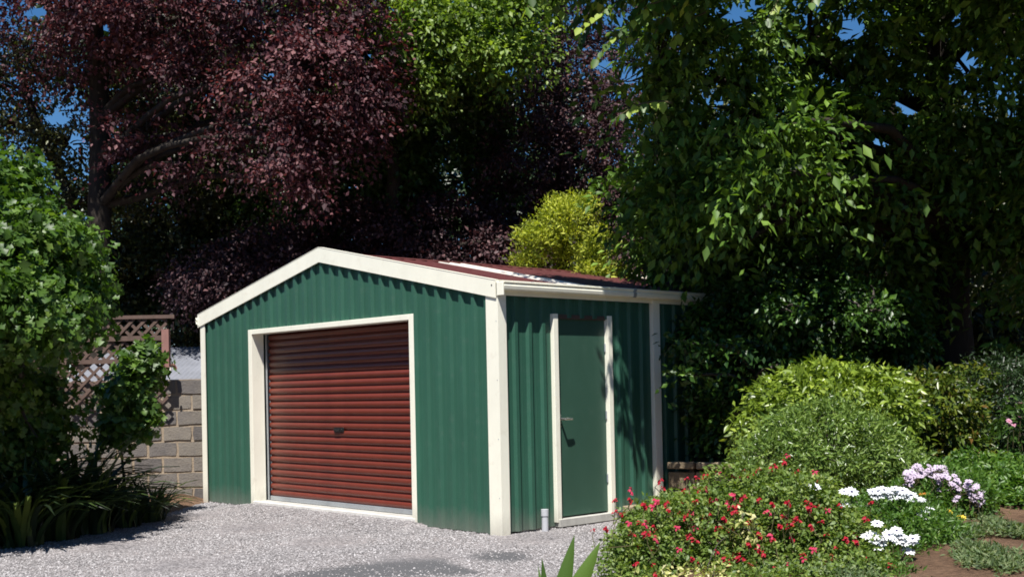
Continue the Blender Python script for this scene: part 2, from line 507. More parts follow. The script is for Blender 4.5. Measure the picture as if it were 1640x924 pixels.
# roller door
rdoor = link('roller_door', None, shed); rdoor.empty_display_size = .2
CY = .205
x0, x1 = OX0 + t_ + .0, OX1 - t_ - .0
pitch = .0895
prof = [(0, 0), (-.004, .006), (-.016, .013), (-.021, .024), (-.023, .042), (-.021, .060), (-.012, .072), (-.001, .0795), (.002, .0895)]
def slat_mesh(nx=14):
    V, F = [], []
    xs = np.linspace(x0 + .055, x1 - .04, nx)
    for i, x in enumerate(xs):
        for d, z in prof:
            V.append((x, CY + d, z))
    k = len(prof)
    for i in range(nx - 1):
        for j in range(k - 1):
            F.append((i * k + j, (i + 1) * k + j, (i + 1) * k + j + 1, i * k + j + 1))
    return mesh('slat', V, F, M['red'], True)
sm = slat_mesh()
z = .056
while z < OZ + .05:
    s = link('slat', sm, rdoor, (0, random.uniform(-.0015, .0015), z)); z += pitch
MB().box(x0 + .055, CY - .035, .003, x1 - .04, CY + .01, .058, .004).build('bottom_rail', M['galv'], rdoor)
for xa, xb in ((x0 + .012, x0 + .052), (x1 - .038, x1 - .012)):
    mb = MB(); mb.box(xa, CY - .045, -.0, xb, CY - .041, OZ + .1); mb.box(xa, CY - .041, 0, xa + .004, CY + .03, OZ + .1); mb.box(xa, CY + .03, 0, xb, CY + .034, OZ + .1)
    mb.build('guide', M['galv'], rdoor)
mb = MB(); mb.box(x0 + .0, CY + .04, -.0, x0 + .012, CY + .3, OZ + .1).build('guide_back', M['galv'], rdoor)
HX, HZ = -3.235, .925
mb = MB(); mb.box(HX, CY - .034, HZ, HX + .21, CY - .024, HZ + .055, .003); mb.box(HX + .02, CY - .058, HZ + .018, HX + .14, CY - .044, HZ + .032, .003)
mb.box(HX + .02, CY - .046, HZ + .02, HX + .032, CY - .03, HZ + .03); mb.box(HX + .128, CY - .046, HZ + .02, HX + .14, CY - .03, HZ + .03); mb.box(HX + .165, CY - .046, HZ + .016, HX + .185, CY - .03, HZ + .036, .003)
mb.build('handle', M['black'], rdoor)
# personnel door
pd = link('side_door', None, shed); pd.empty_display_size = .2
MB().box(-.022, D0 + .070, .03, -.006, D1 - .070, DZ - .03, .002).build('door_leaf', M['door_green'], pd)
MB().box(-.035, D0, -.02, e + .012, D0 + .07, DZ + .02, .003).build('door_jamb', M['cream'], pd)
MB().box(-.035, D1 - .07, .0, e + .012, D1, DZ + .02, .003).build('door_jamb', M['cream'], pd)
MB().box(-.035, D0 + .071, DZ - .03, e - .022, D1 - .071, DZ + .018, .002).build('door_head', M['brown'], pd)
MB().box(-.03, D0 + .02, -.07, e + .03, D1 + .0, .012, .004).build('door_sill', M['concrete'], pd)
mb = MB(); mb.box(-.006, D0 + .105, 1.03, .0,  D0 + .14, 1.12, .002)
mb.tube([(-.004, D0 + .122, 1.075), (.085, D0 + .122, 1.075)], .014, 8)
mb.tube([(.078, D0 + .115, 1.075), (.080, D0 + .16, 1.077), (.074, D0 + .235, 1.072)], [.014, .013, .010], 8)
mb.build('door_handle', M['chrome'], pd, smooth=False)
MB().tube([(-.006, D0 + .122, 1.0), (.004, D0 + .122, 1.0)], .011, 10).build('lock_barrel', M['chrome'], pd)
for hz in (.35, 1.05, 1.80):
    MB().tube([(.004, D1 - .078, hz), (.004, D1 - .078, hz + .09)], .009, 8).build('hinge', M['galv'], pd)
# roof: sheets on both slopes, ribs run from ridge to eave
roof = link('roof', None, shed); roof.empty_display_size = .2
EX = .075
def roof_place(sgn):
    run = (-RX + EX) if sgn > 0 else (RX + W + EX)
    ex = EX if sgn > 0 else -W - EX
    tan = (RZ - H) / (-RX)
    zr = RZ + .038; ze = zr - run * tan
    def f(u, d, t):   # u along y, t from 0 ridge to 1 eave
        return (RX + (ex - RX) * t, u, zr + (ze - zr) * t + d)
    return f
for sgn in (1, -1):
    f = roof_place(sgn)
    RB = [-.03, .84, 1.70, 2.16, 2.92, 3.68, 4.44, 5.06, LT + .08]
    for k, y in enumerate(RB[:-1]):
        yb = RB[k + 1]
        pr = rib_profile(y, yb, .19, .02)
        n = 7; V, F = [], []
        for u, d in pr:
            for i in range(n): V.append(f(u, d, i / (n - 1)))
        for i in range(len(pr) - 1):
            for j in range(n - 1): F.append((i * n + j, i * n + j + 1, (i + 1) * n + j + 1, (i + 1) * n + j))
        o = link('roof_sheet', mesh('roof_sheet', V, F, M['pale_cream' if (sgn > 0 and k == 2) else 'roof_red']), roof)  # one narrow sheet on the near slope is pale, the rest red
ridge = MB()
rz = RZ + .038 + RIB + .006
ridge.extrude([(-.16, -.036), (0, 0), (.16, -.036), (.16, -.040), (0, -.006), (-.16, -.040)], -.035, LT + .06, lambda u, v, t: (RX + u, t, rz + v))
ridge.build('ridge_cap', M['roof_red'], roof)
# barge boards on the gable
def barge(ya, yb):
    for sgn in (1, -1):
        xe = .035 if sgn > 0 else -W - .085
        tan = (RZ - H) / (-RX)
        zt = RZ + .075 + RIB + .012; zb = zt - .178
        L = abs(xe - RX)
        x_ = lambda t: RX + (xe - RX) * t
        V = []
        for t in np.linspace(0, 1, 9):
            for yy in (ya, yb):
                V += [(x_(t), yy, zt - tan * L * t), (x_(t), yy, zb - tan * L * t)]
        F = []
        for i in range(8):
            a = 4 * i; b = a + 4
            F += [(a, a + 1, b + 1, b), (a + 2, b + 2, b + 3, a + 3), (a, b, b + 2, a + 2), (a + 1, a + 3, b + 3, b + 1)]
        F += [(0, 2, 3, 1), (32, 33, 35, 34)]
        link('barge_board', mesh('barge_board', V, F, M['cream']), roof)
barge(-.053, -.0365)
barge(LT + .06, LT + .077)
# barge cap flange on top and the boxed ends
tan = (RZ - H) / (-RX)
for sgn in (1, -1):
    xe = .035 if sgn > 0 else -W - .085
    L = abs(xe - RX); zt = RZ + .075 + RIB + .0145
    V = [(RX, -.056, zt), (RX, .02, zt), (xe, .02, zt - tan * L), (xe, -.056, zt - tan * L)]
    V += [(a, b, c + .004) for a, b, c in V]
    link('barge_cap', mesh('barge_cap', V, [(0, 1, 2, 3), (7, 6, 5, 4), (0, 3, 7, 4), (1, 5, 6, 2), (0, 4, 5, 1), (3, 2, 6, 7)], M['cream']), roof)
zt = RZ + .075 + RIB + .012 - tan * (.035 - RX)
MB().box(.036, -.050, zt - .155, .145, -.031, zt - .02, .003).build('gutter_stop', M['cream'], roof)
MB().box(-W - .088, -.058, 2.385, -W - .045, .05, 2.50, .004).build('gutter_stop', M['cream'], roof)
# gutters: quad profile, lip, groove and belly
gz = H + .012
gp = [(.050, .004), (.126, -.002), (.140, .012), (.146, .044), (.140, .054), (.132, .058), (.130, .064), (.138, .070), (.148, .080), (.146, .093), (.138, .094), (.137, .074), (.128, .068), (.126, .056), (.135, .048), (.135, .015), (.122, .004), (.054, .009), (.054, .105), (.050, .105)]
for sg, nm in ((1, 0), (-1, 1)):
    segs = ((-.030, 1.98), (1.982, LT + .07)) if sg > 0 else ((-.05, LT + .07),)
    for a, b in segs:
        MB().extrude(gp, a, b, lambda u, v, t: ((u if sg > 0 else -W - u), t, gz + v)).build('gutter', M['cream'], roof)
MB().extrude([(u + (.003 if u > .1 else -.0), v - .002) for u, v in gp[:11]] + [(.10, .09), (.10, .0)], 1.955, 2.005, lambda u, v, t: (u, t, gz + v)).build('gutter_joint', M['galv'], roof)
MB().box(e + .001, -.05, H - .035, .049, LT + .05, H + .12).build('fascia', M['cream'], roof)
MB().box(-W - .049, -.05, H - .035, -W - e - .001, LT + .05, H + .12).build('fascia', M['cream'], roof)
for y in (.4, 1.2, 2.0, 2.8, 3.6, 4.4): MB().box(.052, y, gz + .098, .128, y + .022, gz + .102).build('gutter_strap', M['galv'], roof)
# screws on trims
for zz in (.3, .9, 1.5, 2.1):
    MB().tube([(.02, -.098 + .06, zz), (.02, -.0365 - .004, zz)], .005, 6).build('screw', M['galv'], shed)
MB().tube([(-.02, -.050, 2.47), (-.02, -.057, 2.47)], .008, 6).build('screw', M['black'], shed)

# small grey pipe stub by the wall
px_, py_ = .10, .52
pz = float(hxy(px_, py_))
mb = MB(); mb.tube([(px_, py_, pz - .05), (px_, py_ + .002, pz + .235)], [.036, .034], 14)
mb.tube([(px_, py_, pz + .17), (px_, py_, pz + .238)], .040, 14)
o = mb.build('pipe', M['pvc']); tag(o, 'short grey plastic pipe stub standing in gravel against the side wall', 'pipe')

# ------------------------------------------------------------------ sleeper retaining wall
rw = thing('retaining_wall', 'low weathered timber sleeper wall holding the raised bed behind the shed post', 'wall', (*xy(1.80, 13.38), .1))
def sleeper(r0, D0_, r1, D1_, z0, z1, name='sleeper', th=.09):
    a = np.array([*xy(r0, D0_)]); b = np.array([*xy(r1, D1_)])
    d = (b - a); L = np.linalg.norm(d); ang = math.atan2(d[1], d[0])
    mb = MB().box(0, -th / 2, 0, L, th / 2, z1 - z0, .008)
    o = mb.build(name, M['timber'], rw)
    o.location = (a[0] - rw.location.x, a[1] - rw.location.y, z0 - rw.location.z); o.rotation_euler = (0, 0, ang)
sleeper(1.80, 13.45, 2.08, 13.30, .455, .53, 'cap', .16)
sleeper(2.085, 13.32, 2.95, 13.22, .452, .525, 'cap', .16)
for k in range(2):
    sleeper(1.80, 13.47, 2.08, 13.33, .02 + k * .2, .20 + k * .215)
    sleeper(2.085, 13.34, 3.0, 13.25, .02 + k * .2, .20 + k * .215)
et = thing('edging_board', 'pale timber edging board lying at foot of side wall beside the door', 'edging', (.07, 1.95, .0))
MB().box(-.03, -.15, -.02, .10, .50, .07, .006).build('board', M['timber'], et)

# ------------------------------------------------------------------ block wall, lattice, neighbour's roof (left)
BW = 16.75
bw = thing('block_wall', 'rough grey block boundary wall with tan mortar left of the shed', 'wall', (*xy(-6.0, BW), -.1))
def plane_obj(o, r, D, z, parent, ang=YAW):
    x, y = xy(r, D); p = parent.location
    o.location = (x - p.x, y - p.y, z - p.z); o.rotation_euler = (0, 0, ang)
bh, bl = .222, .43
blk = []
for q in range(5):
    bm = bmesh.new(); bmesh.ops.create_cube(bm, size=1)
    bmesh.ops.subdivide_edges(bm, edges=list(bm.edges), cuts=1, use_grid_fill=True)
    for v in bm.verts:
        k = .5 - .0
        v.co.x *= (bl - .034); v.co.y *= .19; v.co.z *= (bh - .034)
        v.co += Vector((random.uniform(-.009, .009), random.uniform(-.002, .002), random.uniform(-.008, .008)))
    me = bpy.data.meshes.new('block'); bm.to_mesh(me); bm.free(); me.materials.append(M['block']); blk.append(me)
rL, rRt, nC = -10.4, -4.22, 8
wall_top = 1.62
for c in range(nC):
    k = 0; r = rL + (0 if c % 2 else bl / 2)
    while r < rRt:
        rc = r + bl / 2
        o = link('block', random.choice(blk), bw)
        plane_obj(o, rc, BW + random.uniform(-.004, .004), -.13 + bh * (c + .5), bw)
        o.rotation_euler.z += random.choice((0, math.pi)); r += bl
mo = MB().box(0, -.083, 0, rRt - rL + .1, .083, nC * bh).build('mortar', M['mortar'], bw)
plane_obj(mo, rL, BW, -.135, bw)

# neighbour's shed with grey tin roof behind the block wall
ns = thing('neighbour_shed', 'neighbouring low shed with grey tin roof and gutter seen above the block wall', 'shed', (*xy(-6.2, 17.6), 0))
def nloc(r, D, z): 
    x, y = xy(r, D); p = ns.location; return (x - p.x, y - p.y, z - p.z)
n0, n1 = -6.9, -4.3
def quad_sheet(name, mat, r0, r1, Da, za, Db, zb, parent):
    V, F = [], []; r = r0; k = 0
    while r <= r1 + 1e-6:
        d = .012 * math.sin(k * math.pi / 2 * 1.0)
        V += [nloc(r, Da, za + d), nloc(r, Db, zb + d)]; r += .019; k += 1
    for i in range(k - 1): F.append((2 * i, 2 * i + 2, 2 * i + 3, 2 * i + 1))
    link(name, mesh(name, V, F, mat, True), parent)
quad_sheet('roof', M['zinc'], n0, n1, 17.35, 1.50, 20.2, 2.25, ns)
def rbox(name, mat, r0, r1, Da, Db, z0, z1, parent):
    V = [nloc(r, D, z) for z in (z0, z1) for r, D in ((r0, Da), (r1, Da), (r1, Db), (r0, Db))]
    link(name, mesh(name, V, [(0, 3, 2, 1), (4, 5, 6, 7), (0, 1, 5, 4), (1, 2, 6, 5), (2, 3, 7, 6), (3, 0, 4, 7)], mat), parent)
rbox('gutter', M['dark_green'], n0, n1, 17.22, 17.34, 1.40, 1.485, ns)
rbox('gutter_lip', M['galv'], n0, n1, 17.205, 17.218, 1.465, 1.492, ns)
rbox('wall', M['brown'], n0, n1, 17.4, 20.1, -.1, 1.40, ns)

# lattice fence standing before the wall
lf = thing('lattice_fence', 'brown diagonal lattice fence with faded pinkish post above the block wall', 'fence', (*xy(-5.0, 16.45), 0))
def lrz(px, py, D): 
    p = at(px, py, D); r, DD = rd(p[0], p[1]); return r, p[2]
LD = 16.5
r_r, ztop = lrz(266, 507, LD); r_l, _ = lrz(-90, 515, LD); _, zbot = lrz(266, 645, LD)
def lpart(name, V3, F, mat):
    V = []
    for r, D, z in V3:
        x, y = xy(r, D); V.append((x - lf.location.x, y - lf.location.y, z))
    return link(name, mesh(name, V, F, mat), lf)
BF = [(0, 3, 2, 1), (4, 5, 6, 7), (0, 1, 5, 4), (1, 2, 6, 5), (2, 3, 7, 6), (3, 0, 4, 7)]
def lbar(name, ra, za, rb, zb, w_, D, th, mat):
    d = np.array([rb - ra, zb - za]); L = np.linalg.norm(d); n_ = np.array([-d[1], d[0]]) / L * w_ / 2
    c = [(ra - n_[0], za - n_[1]), (rb - n_[0], zb - n_[1]), (rb + n_[0], zb + n_[1]), (ra + n_[0], za + n_[1])]
    return lpart(name, [(r, D, z) for r, z in c] + [(r, D - th, z) for r, z in c], BF, mat)
def clip(r0, z0, slope, ra, rb, za, zb):
    pts = []
    # line z = z0 + slope*(r-r0)
    lo_r, hi_r = ra, rb
    rz1 = r0 + (za - z0) / slope; rz2 = r0 + (zb - z0) / slope
    lo_ = max(lo_r, min(rz1, rz2)); hi = min(hi_r, max(rz1, rz2))
    if hi - lo_ < .04: return None
    return lo_, z0 + slope * (lo_ - r0), hi, z0 + slope * (hi - r0)
sp_ = .175
for panel, (za, zb) in enumerate(((zbot, ztop - .02),)):
    r0 = r_l - 2.0
    while r0 < r_r + 2.0:
        for s_ in (1, -1):
            q = clip(r0, za if s_ > 0 else za, s_, r_l, r_r, za, zb)
            if q: lbar('lattice_slat', q[0], q[1], q[2], q[3], .040, LD + (0 if s_ > 0 else .012), .010, M['lattice'])
        r0 += sp_
lbar('rail', r_l, ztop, r_r + .12, ztop, .05, LD - .012, .02, M['lattice'])
lbar('rail', r_l, ztop - .30, r_r, ztop - .30, .07, LD - .012, .02, M['lattice'])
lbar('rail', r_l, ztop - .62, r_r, ztop - .62, .06, LD - .012, .02, M['lattice'])
p1 = lrz(268, 530, LD)
lbar('post', p1[0], p1[1] - .56, p1[0], p1[1] + .02, .10, LD - .035, .09, M['lattice_post'])
cp = thing('pipe_elbow', 'small pinkish pipe end poking out by the lattice post above neighbour gutter', 'pipe', (0, 0, 0))
q0 = at(258, 586, LD - .13); q1 = at(279, 585, LD - .02); q2 = at(281, 590, LD + .04)
MB().tube([q0, q1, q2], [.026, .028, .026], 10).build('pipe_run', M['lattice_post'], cp, smooth=True)
MB().tube([at(273, 588, LD - .14), at(273, 593, LD - .14)], .018, 8).build('white_cap', M['pale_cream'], cp)
#@FOLIAGE
# ------------------------------------------------------------------ foliage
SHP = {  # leaf outlines in (along, across) units, folded at the midrib
    'diamond': ([(0, 0), (.45, -.5), (1, 0), (.45, .5)], [(0, 1, 2), (0, 2, 3)]),
    'oval': ([(0, 0), (.22, -.40), (.62, -.45), (1, 0), (.62, .45), (.22, .40)], [(0, 1, 2), (0, 2, 3), (0, 3, 4), (0, 4, 5)]),
    'star': ([(0, 0), (.10, -.62), (.42, -.24), (.62, -.66), (1, 0), (.62, .66), (.42, .24), (.10, .62)], [(0, 1, 2), (0, 2, 6), (0, 6, 7), (2, 3, 4), (2, 4, 6), (6, 4, 5)]),
}

def unit(a): return a / (np.linalg.norm(a, axis=-1, keepdims=True) + 1e-9)

def leaf_cloud(P, N, Dr, L, Wd, v, shape='diamond', fold=.25, curl=.15):
    "P base points, N leaf normals, Dr directions, L lengths, Wd widths"
    o, tri = SHP[shape]; o = np.array(o); n = len(P); k = len(o)
    Dr = unit(Dr); N = unit(N - Dr * np.sum(N * Dr, -1, keepdims=True)); S = np.cross(Dr, N)
    V = (P[:, None, :] + Dr[:, None, :] * (o[None, :, 0, None] * L[:, None, None])
         + S[:, None, :] * (o[None, :, 1, None] * Wd[:, None, None])
         + N[:, None, :] * ((np.abs(o[None, :, 1, None]) * fold * Wd[:, None, None]) - (o[None, :, 0, None] ** 2) * curl * L[:, None, None]))
    F = (np.array(tri)[None] + (np.arange(n) * k)[:, None, None]).reshape(-1, 3)
    return V.reshape(-1, 3), F, np.repeat(v, k)

def lump(p, sc, ph):
    "cheap smooth noise for uneven crowns, about -1..1"
    x, y, z = (p * sc).T
    return (np.sin(x * 1.7 + ph) * np.sin(y * 1.9 + ph * 2.1) + np.sin(z * 2.3 + x * .8 + ph * 1.3) * np.sin(y * 1.1 - z + ph) + .6 * np.sin(3.1 * x + 2.7 * z + ph) * np.sin(2.9 * y + ph)) / 1.7

HOLES = [(1178, 22, 26, 18), (1205, 8, 14, 12), (1362, 45, 24, 26), (1500, 75, 28, 20), (1550, 95, 26, 18), (1525, 25, 20, 16), (1455, 165, 30, 20), (1412, 228, 18, 12), (1085, 55, 14, 10), (1140, 160, 24, 9), (1250, 175, 12, 10),
         (1010, 120, 22, 16), (965, 105, 16, 12), (985, 155, 12, 9), (60, 20, 20, 12), (165, 48, 15, 14), (90, 190, 20, 14), (60, 275, 26, 18), (120, 225, 16, 14), (430, 120, 14, 9), (590, 90, 12, 10), (815, 110, 10, 7), (1620, 180, 12, 12), (1320, 110, 12, 9)]

def crown(blobs, leaf, dens=1.0, per=14, clump_r=.22, flat=.5, hollow=.35, size_var=.35, aspect=.6, shape='diamond', droop=.35, up=.8, fold=.25, gap=-.35, gapsc=1.6, curl=.15, vmix=.5, zs=1.0, ph0=3.0, tight=.42, per_size=.25):
    """blobs: (px, py, depth, half width px, half height px, half depth m, leaves)."""
    Ps, Ns, Ds, Vs, cl, Cz = [], [], [], [], [], []
    for i, (px, py, D, rx, ry, rz_, cnt) in enumerate(blobs):
        c = at(px, py, D); ax = rx / FPX * D; az = ry / FPX * D
        nc = max(3, int(cnt * dens / per))
        d = unit(RNG.normal(size=(nc * 3, 3)))
        rad = (hollow ** 3 + (1 - hollow ** 3) * RNG.random(nc * 3)) ** (1 / 3)
        q = d * rad[:, None]
        wp = c + RT0 * (q[:, :1] * ax) + FH * (q[:, 1:2] * rz_) + np.array([0, 0, 1.]) * (q[:, 2:] * az)
        nz = lump(wp * np.array([1, 1, zs]), gapsc, ph0)
        keep = nz + .35 * RNG.random(len(nz)) > gap
        wp, q = wp[keep][:nc], q[keep][:nc]; nc = len(wp)
        outd = unit(RT0 * (q[:, :1] / ax) + FH * (q[:, 1:2] / rz_) + np.array([0, 0, 1.]) * (q[:, 2:] / az))
        cv = RNG.random(nc)
        spray = unit(outd * np.array([1, 1, .4]) + RNG.normal(0, .5, (nc, 3)) + np.array([0, 0, -.1]))
        tt = RNG.random((nc, per)) * 2 - .6
        off = RNG.normal(0, 1, (nc, per, 3)) * clump_r * tight; off[..., 2] *= flat
        P = wp[:, None] + spray[:, None] * tt[..., None] * clump_r + off
        P[..., 2] -= (tt.clip(0) ** 2) * clump_r * .35
        P = P.reshape(-1, 3)
        o2 = np.repeat(outd, per, 0); s2 = np.repeat(spray, per, 0); n = len(P)
        N = unit(o2 * .5 + np.array([0, 0, up]) + np.repeat(RNG.normal(0, .42, (nc, 3)), per, 0) + RNG.normal(0, .34, (n, 3)))
        Dd_ = unit(s2 * .8 + RNG.normal(0, .6, (n, 3)) + np.array([0, 0, -droop]))
        Ps.append(P); Ns.append(N); Ds.append(Dd_); Vs.append(np.repeat(cv, per) * vmix + RNG.random(n) * (1 - vmix)); cl.append(wp); Cz.append(np.repeat(1 + per_size * (RNG.random(nc) * 2 - 1), per))
    P = np.concatenate(Ps); N = np.concatenate(Ns); Dr = np.concatenate(Ds); v = np.concatenate(Vs)
    csz = np.concatenate(Cz)
    keep = P[:, 2] > .0
    if leaf > .06 and blobs[0][2] > 12.9:      # openings in the crowns where the sky shows
        rel = P - CAM; zz = rel @ FW; qx = 820 + FPX * (rel @ RT) / zz; qy = 462 + PPY - FPX * (rel @ UP) / zz
        for hx, hy, hrx, hry in HOLES:
            keep &= ((qx - hx) / hrx) ** 2 + ((qy - hy) / hry) ** 2 > .55 + .9 * RNG.random(len(qx))
    csz = csz[keep]; P, N, Dr, v = P[keep], N[keep], Dr[keep], v[keep]
    L = leaf * csz * (1 + size_var * (RNG.random(len(P)) * 2 - 1))
    V, F, vv = leaf_cloud(P, N, Dr, L, L * aspect, v, shape, fold, curl)
    return V, F, vv, np.concatenate(cl)

def bent(a, b, n=6, sag=.0, wob=.08):
    a, b = np.array(a, float), np.array(b, float); L = np.linalg.norm(b - a)
    t = np.linspace(0, 1, n)[:, None]
    p = a + (b - a) * t
    ph = random.random() * 6
    p += np.sin(t * math.pi) * np.array([math.sin(ph), math.cos(ph), .3]) * wob * L
    p[:, 2] += (np.sin(t[:, 0] * math.pi)) * sag * L
    p[1:-1] += RNG.normal(0, .02 * L / n * 2, (n - 2, 3))
    return p

def plant(name, label, cat, base, blobs, mat, leaf, group=None, trunk=None, trunk_r=.15, limbs=True, tmat='bark_dark', twigs=120, foliage='crown', stem_name='trunk', limb_r=.3, extra=None, **kw):
    """trunk: list of points; blobs: crown lobes. Builds thing > trunk, limb..., twigs, crown."""
    t = thing(name, label, cat, base, group)
    b = np.array(base, float)
    V, F, v, C_ = crown(blobs, leaf, **kw)
    if extra:
        V2, F2, v2 = extra; F = np.concatenate([F, F2 + len(V)]); V = np.concatenate([V, V2]); v = np.concatenate([v, v2])
    me = tri_mesh(foliage, V - b, F, v, mat)
    o = link(foliage, me, t); o['kind'] = 'stuff'
    if trunk is not None:
        tp = [np.array(p, float) for p in trunk]
        P = [];
        for i in range(len(tp) - 1):
            s_ = bent(tp[i], tp[i + 1], 5, 0, .02)
            P += list(s_ if i == 0 else s_[1:])
        n = len(P); rr = [trunk_r * (1.35 if i == 0 else 1) * (1 - .62 * i / (n - 1)) for i in range(n)]
        rr = [q * random.uniform(.94, 1.06) for q in rr]
        MB().tube([p - b for p in P], rr, 12).build(stem_name, M[tmat], t, smooth=True)
        if limbs:
            for bl_ in blobs:
                c = at(*bl_[:3])
                j = min(range(n // 3, n), key=lambda k: np.linalg.norm(P[k] - c) + 1.2 * max(0, P[k][2] - c[2] + .4))
                if np.linalg.norm(P[j] - c) < .3: continue
                q = bent(P[j], c, 7, .06, .10)
                r0 = min(rr[j] * .6, trunk_r * limb_r + .01)
                MB().tube([p - b for p in q], list(np.linspace(r0, r0 * .3, 7)), 7).build('limb', M[tmat], t, smooth=True)
    if twigs:
        mb = MB(); cs = [at(*x[:3]) for x in blobs]
        idx = RNG.choice(len(C_), min(twigs, len(C_)), replace=False)
        for k in idx:
            p = C_[k]; c = min(cs, key=lambda q: np.linalg.norm(q - p))
            st = c + (p - c) * .15
            mb.tube([x - b for x in bent(st, p, 4, .05, .10)], [.022 * leaf / .09, .016 * leaf / .09, .010 * leaf / .09, .004], 4, cap=False)
        o = mb.build('twigs', M[tmat], t); o['kind'] = 'stuff'
    return t

ML = {}
ML['copper'] = leafmat('copper_leaf', [(.018, .010, .012), (.050, .022, .027), (.13, .052, .060), (.25, .115, .11)], .6, .22, .25, (1.9, .9, .8))
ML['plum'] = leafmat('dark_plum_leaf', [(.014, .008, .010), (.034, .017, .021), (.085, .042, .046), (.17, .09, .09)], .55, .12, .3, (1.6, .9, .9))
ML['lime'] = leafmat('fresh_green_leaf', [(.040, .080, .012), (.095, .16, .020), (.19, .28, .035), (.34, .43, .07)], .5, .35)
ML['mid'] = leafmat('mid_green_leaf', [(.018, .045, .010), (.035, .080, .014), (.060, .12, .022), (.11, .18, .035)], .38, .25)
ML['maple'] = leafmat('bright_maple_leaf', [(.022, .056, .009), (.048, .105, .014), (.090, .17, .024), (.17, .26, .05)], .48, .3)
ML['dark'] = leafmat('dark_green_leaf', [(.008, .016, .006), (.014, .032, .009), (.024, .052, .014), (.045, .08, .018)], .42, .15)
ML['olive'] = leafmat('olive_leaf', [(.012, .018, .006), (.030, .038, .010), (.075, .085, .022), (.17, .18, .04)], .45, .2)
ML['gold'] = leafmat('golden_conifer_leaf', [(.05, .085, .012), (.18, .23, .022), (.42, .46, .05), (.64, .64, .10)], .6, .3, .3)
ML['pine'] = leafmat('elm_leaf', [(.022, .046, .008), (.048, .10, .014), (.11, .205, .028), (.24, .36, .055)], .5, .25, .3)
ML['camellia'] = leafmat('camellia_leaf', [(.012, .035, .007), (.022, .060, .010), (.045, .105, .014), (.12, .22, .025)], .4, .15, .4)
ML['yellowgreen'] = leafmat('yellow_green_leaf', [(.05, .085, .010), (.11, .17, .018), (.20, .28, .032), (.34, .42, .06)], .36, .25)
ML['sage'] = leafmat('grey_green_leaf', [(.045, .085, .018), (.09, .155, .030), (.16, .24, .05), (.28, .37, .09)], .32, .2, .5)
ML['photinia'] = leafmat('red_tipped_leaf', [(.016, .036, .006), (.032, .062, .009), (.07, .11, .014), (.14, .17, .02), (.12, .045, .016)], .35, .25)
ML['salvia'] = leafmat('salvia_leaf', [(.055, .10, .018), (.10, .165, .03), (.16, .23, .045), (.27, .32, .07)], .5, .3)
ML['daisyleaf'] = leafmat('daisy_leaf', [(.035, .085, .012), (.055, .13, .018), (.09, .18, .025), (.15, .24, .04)], .45, .3)
ML['cover'] = leafmat('ground_cover_leaf', [(.05, .08, .03), (.08, .13, .045), (.12, .17, .06), (.19, .22, .10)], .6, .25)
ML['strap'] = leafmat('strap_leaf', [(.010, .020, .007), (.016, .034, .009), (.030, .058, .012), (.08, .115, .02)], .45, .15)

# --- left: copper beech with a dark trunk
b0 = ground(165, 20.0)
K = 1.0
plant('copper_beech', 'large copper beech with purple red leaves and thick dark trunk behind the lattice fence', 'tree', b0,
      [(60, -40, 20, 150, 110, 2.2, 8000), (250, 20, 19, 130, 70, 1.3, 7500), (420, 20, 18.5, 140, 80, 1.3, 9000), (530, 110, 18.0, 90, 75, 1.1, 8000),
       (290, 120, 18.8, 60, 26, .8, 1500), (470, 225, 17.6, 50, 70, .6, 3600), (235, 215, 19, 60, 34, .7, 1700), (120, 120, 20, 110, 50, 1.2, 3000),
       (570, 30, 18.5, 80, 70, 1.2, 5000), (160, 20, 19, 110, 60, 1.4, 6000), (440, 130, 17.8, 70, 34, .8, 3500), (525, 200, 17.8, 60, 30, .6, 2200), (395, 215, 18.2, 50, 26, .5, 1200), (565, 170, 18.0, 44, 26, .5, 1300), (350, 75, 18.4, 70, 20, .6, 1500),
       (200, -260, 19, 380, 190, 3.6, 20000), (500, -230, 18.6, 220, 150, 2.4, 10000), (-120, -40, 20, 120, 200, 2.5, 7000), (300, 265, 18.6, 40, 18, .4, 500), (480, 300, 17.7, 24, 26, .3, 500)],
      ML['copper'], .078, trunk=[b0, at(160, 330, 20), at(152, 60, 20), at(170, -260, 20)], trunk_r=.24, per=26, clump_r=.42, flat=.30, tight=.24, twigs=420, gap=.42, gapsc=2.5, zs=1.8, ph0=1.0, aspect=.62, droop=.4, hollow=.2, vmix=.7, dens=.9)
# its leaning second stem and bare lower branches, a tree of its own beside it
b1 = ground(150, 20.6)
plant('branching_tree', 'thin leaning tree with bare dark branches left of the copper beech trunk', 'tree', b1,
      [(30, 200, 20.6, 80, 50, 1.0, 3000), (10, 330, 20.8, 60, 60, 1.0, 2500), (90, 310, 20.5, 60, 50, .7, 1800), (110, 230, 20.5, 60, 45, .7, 1800), (0, 130, 20.8, 80, 60, 1.0, 2800), (230, 300, 20.5, 50, 50, .8, 900), (40, 90, 20.5, 80, 50, 1.0, 2000)],
      ML['olive'], .075, trunk=[b1, at(118, 330, 20.6), at(55, 190, 20.6), at(20, 60, 20.8)], trunk_r=.13, per=8, clump_r=.28, twigs=160, gap=-.2)

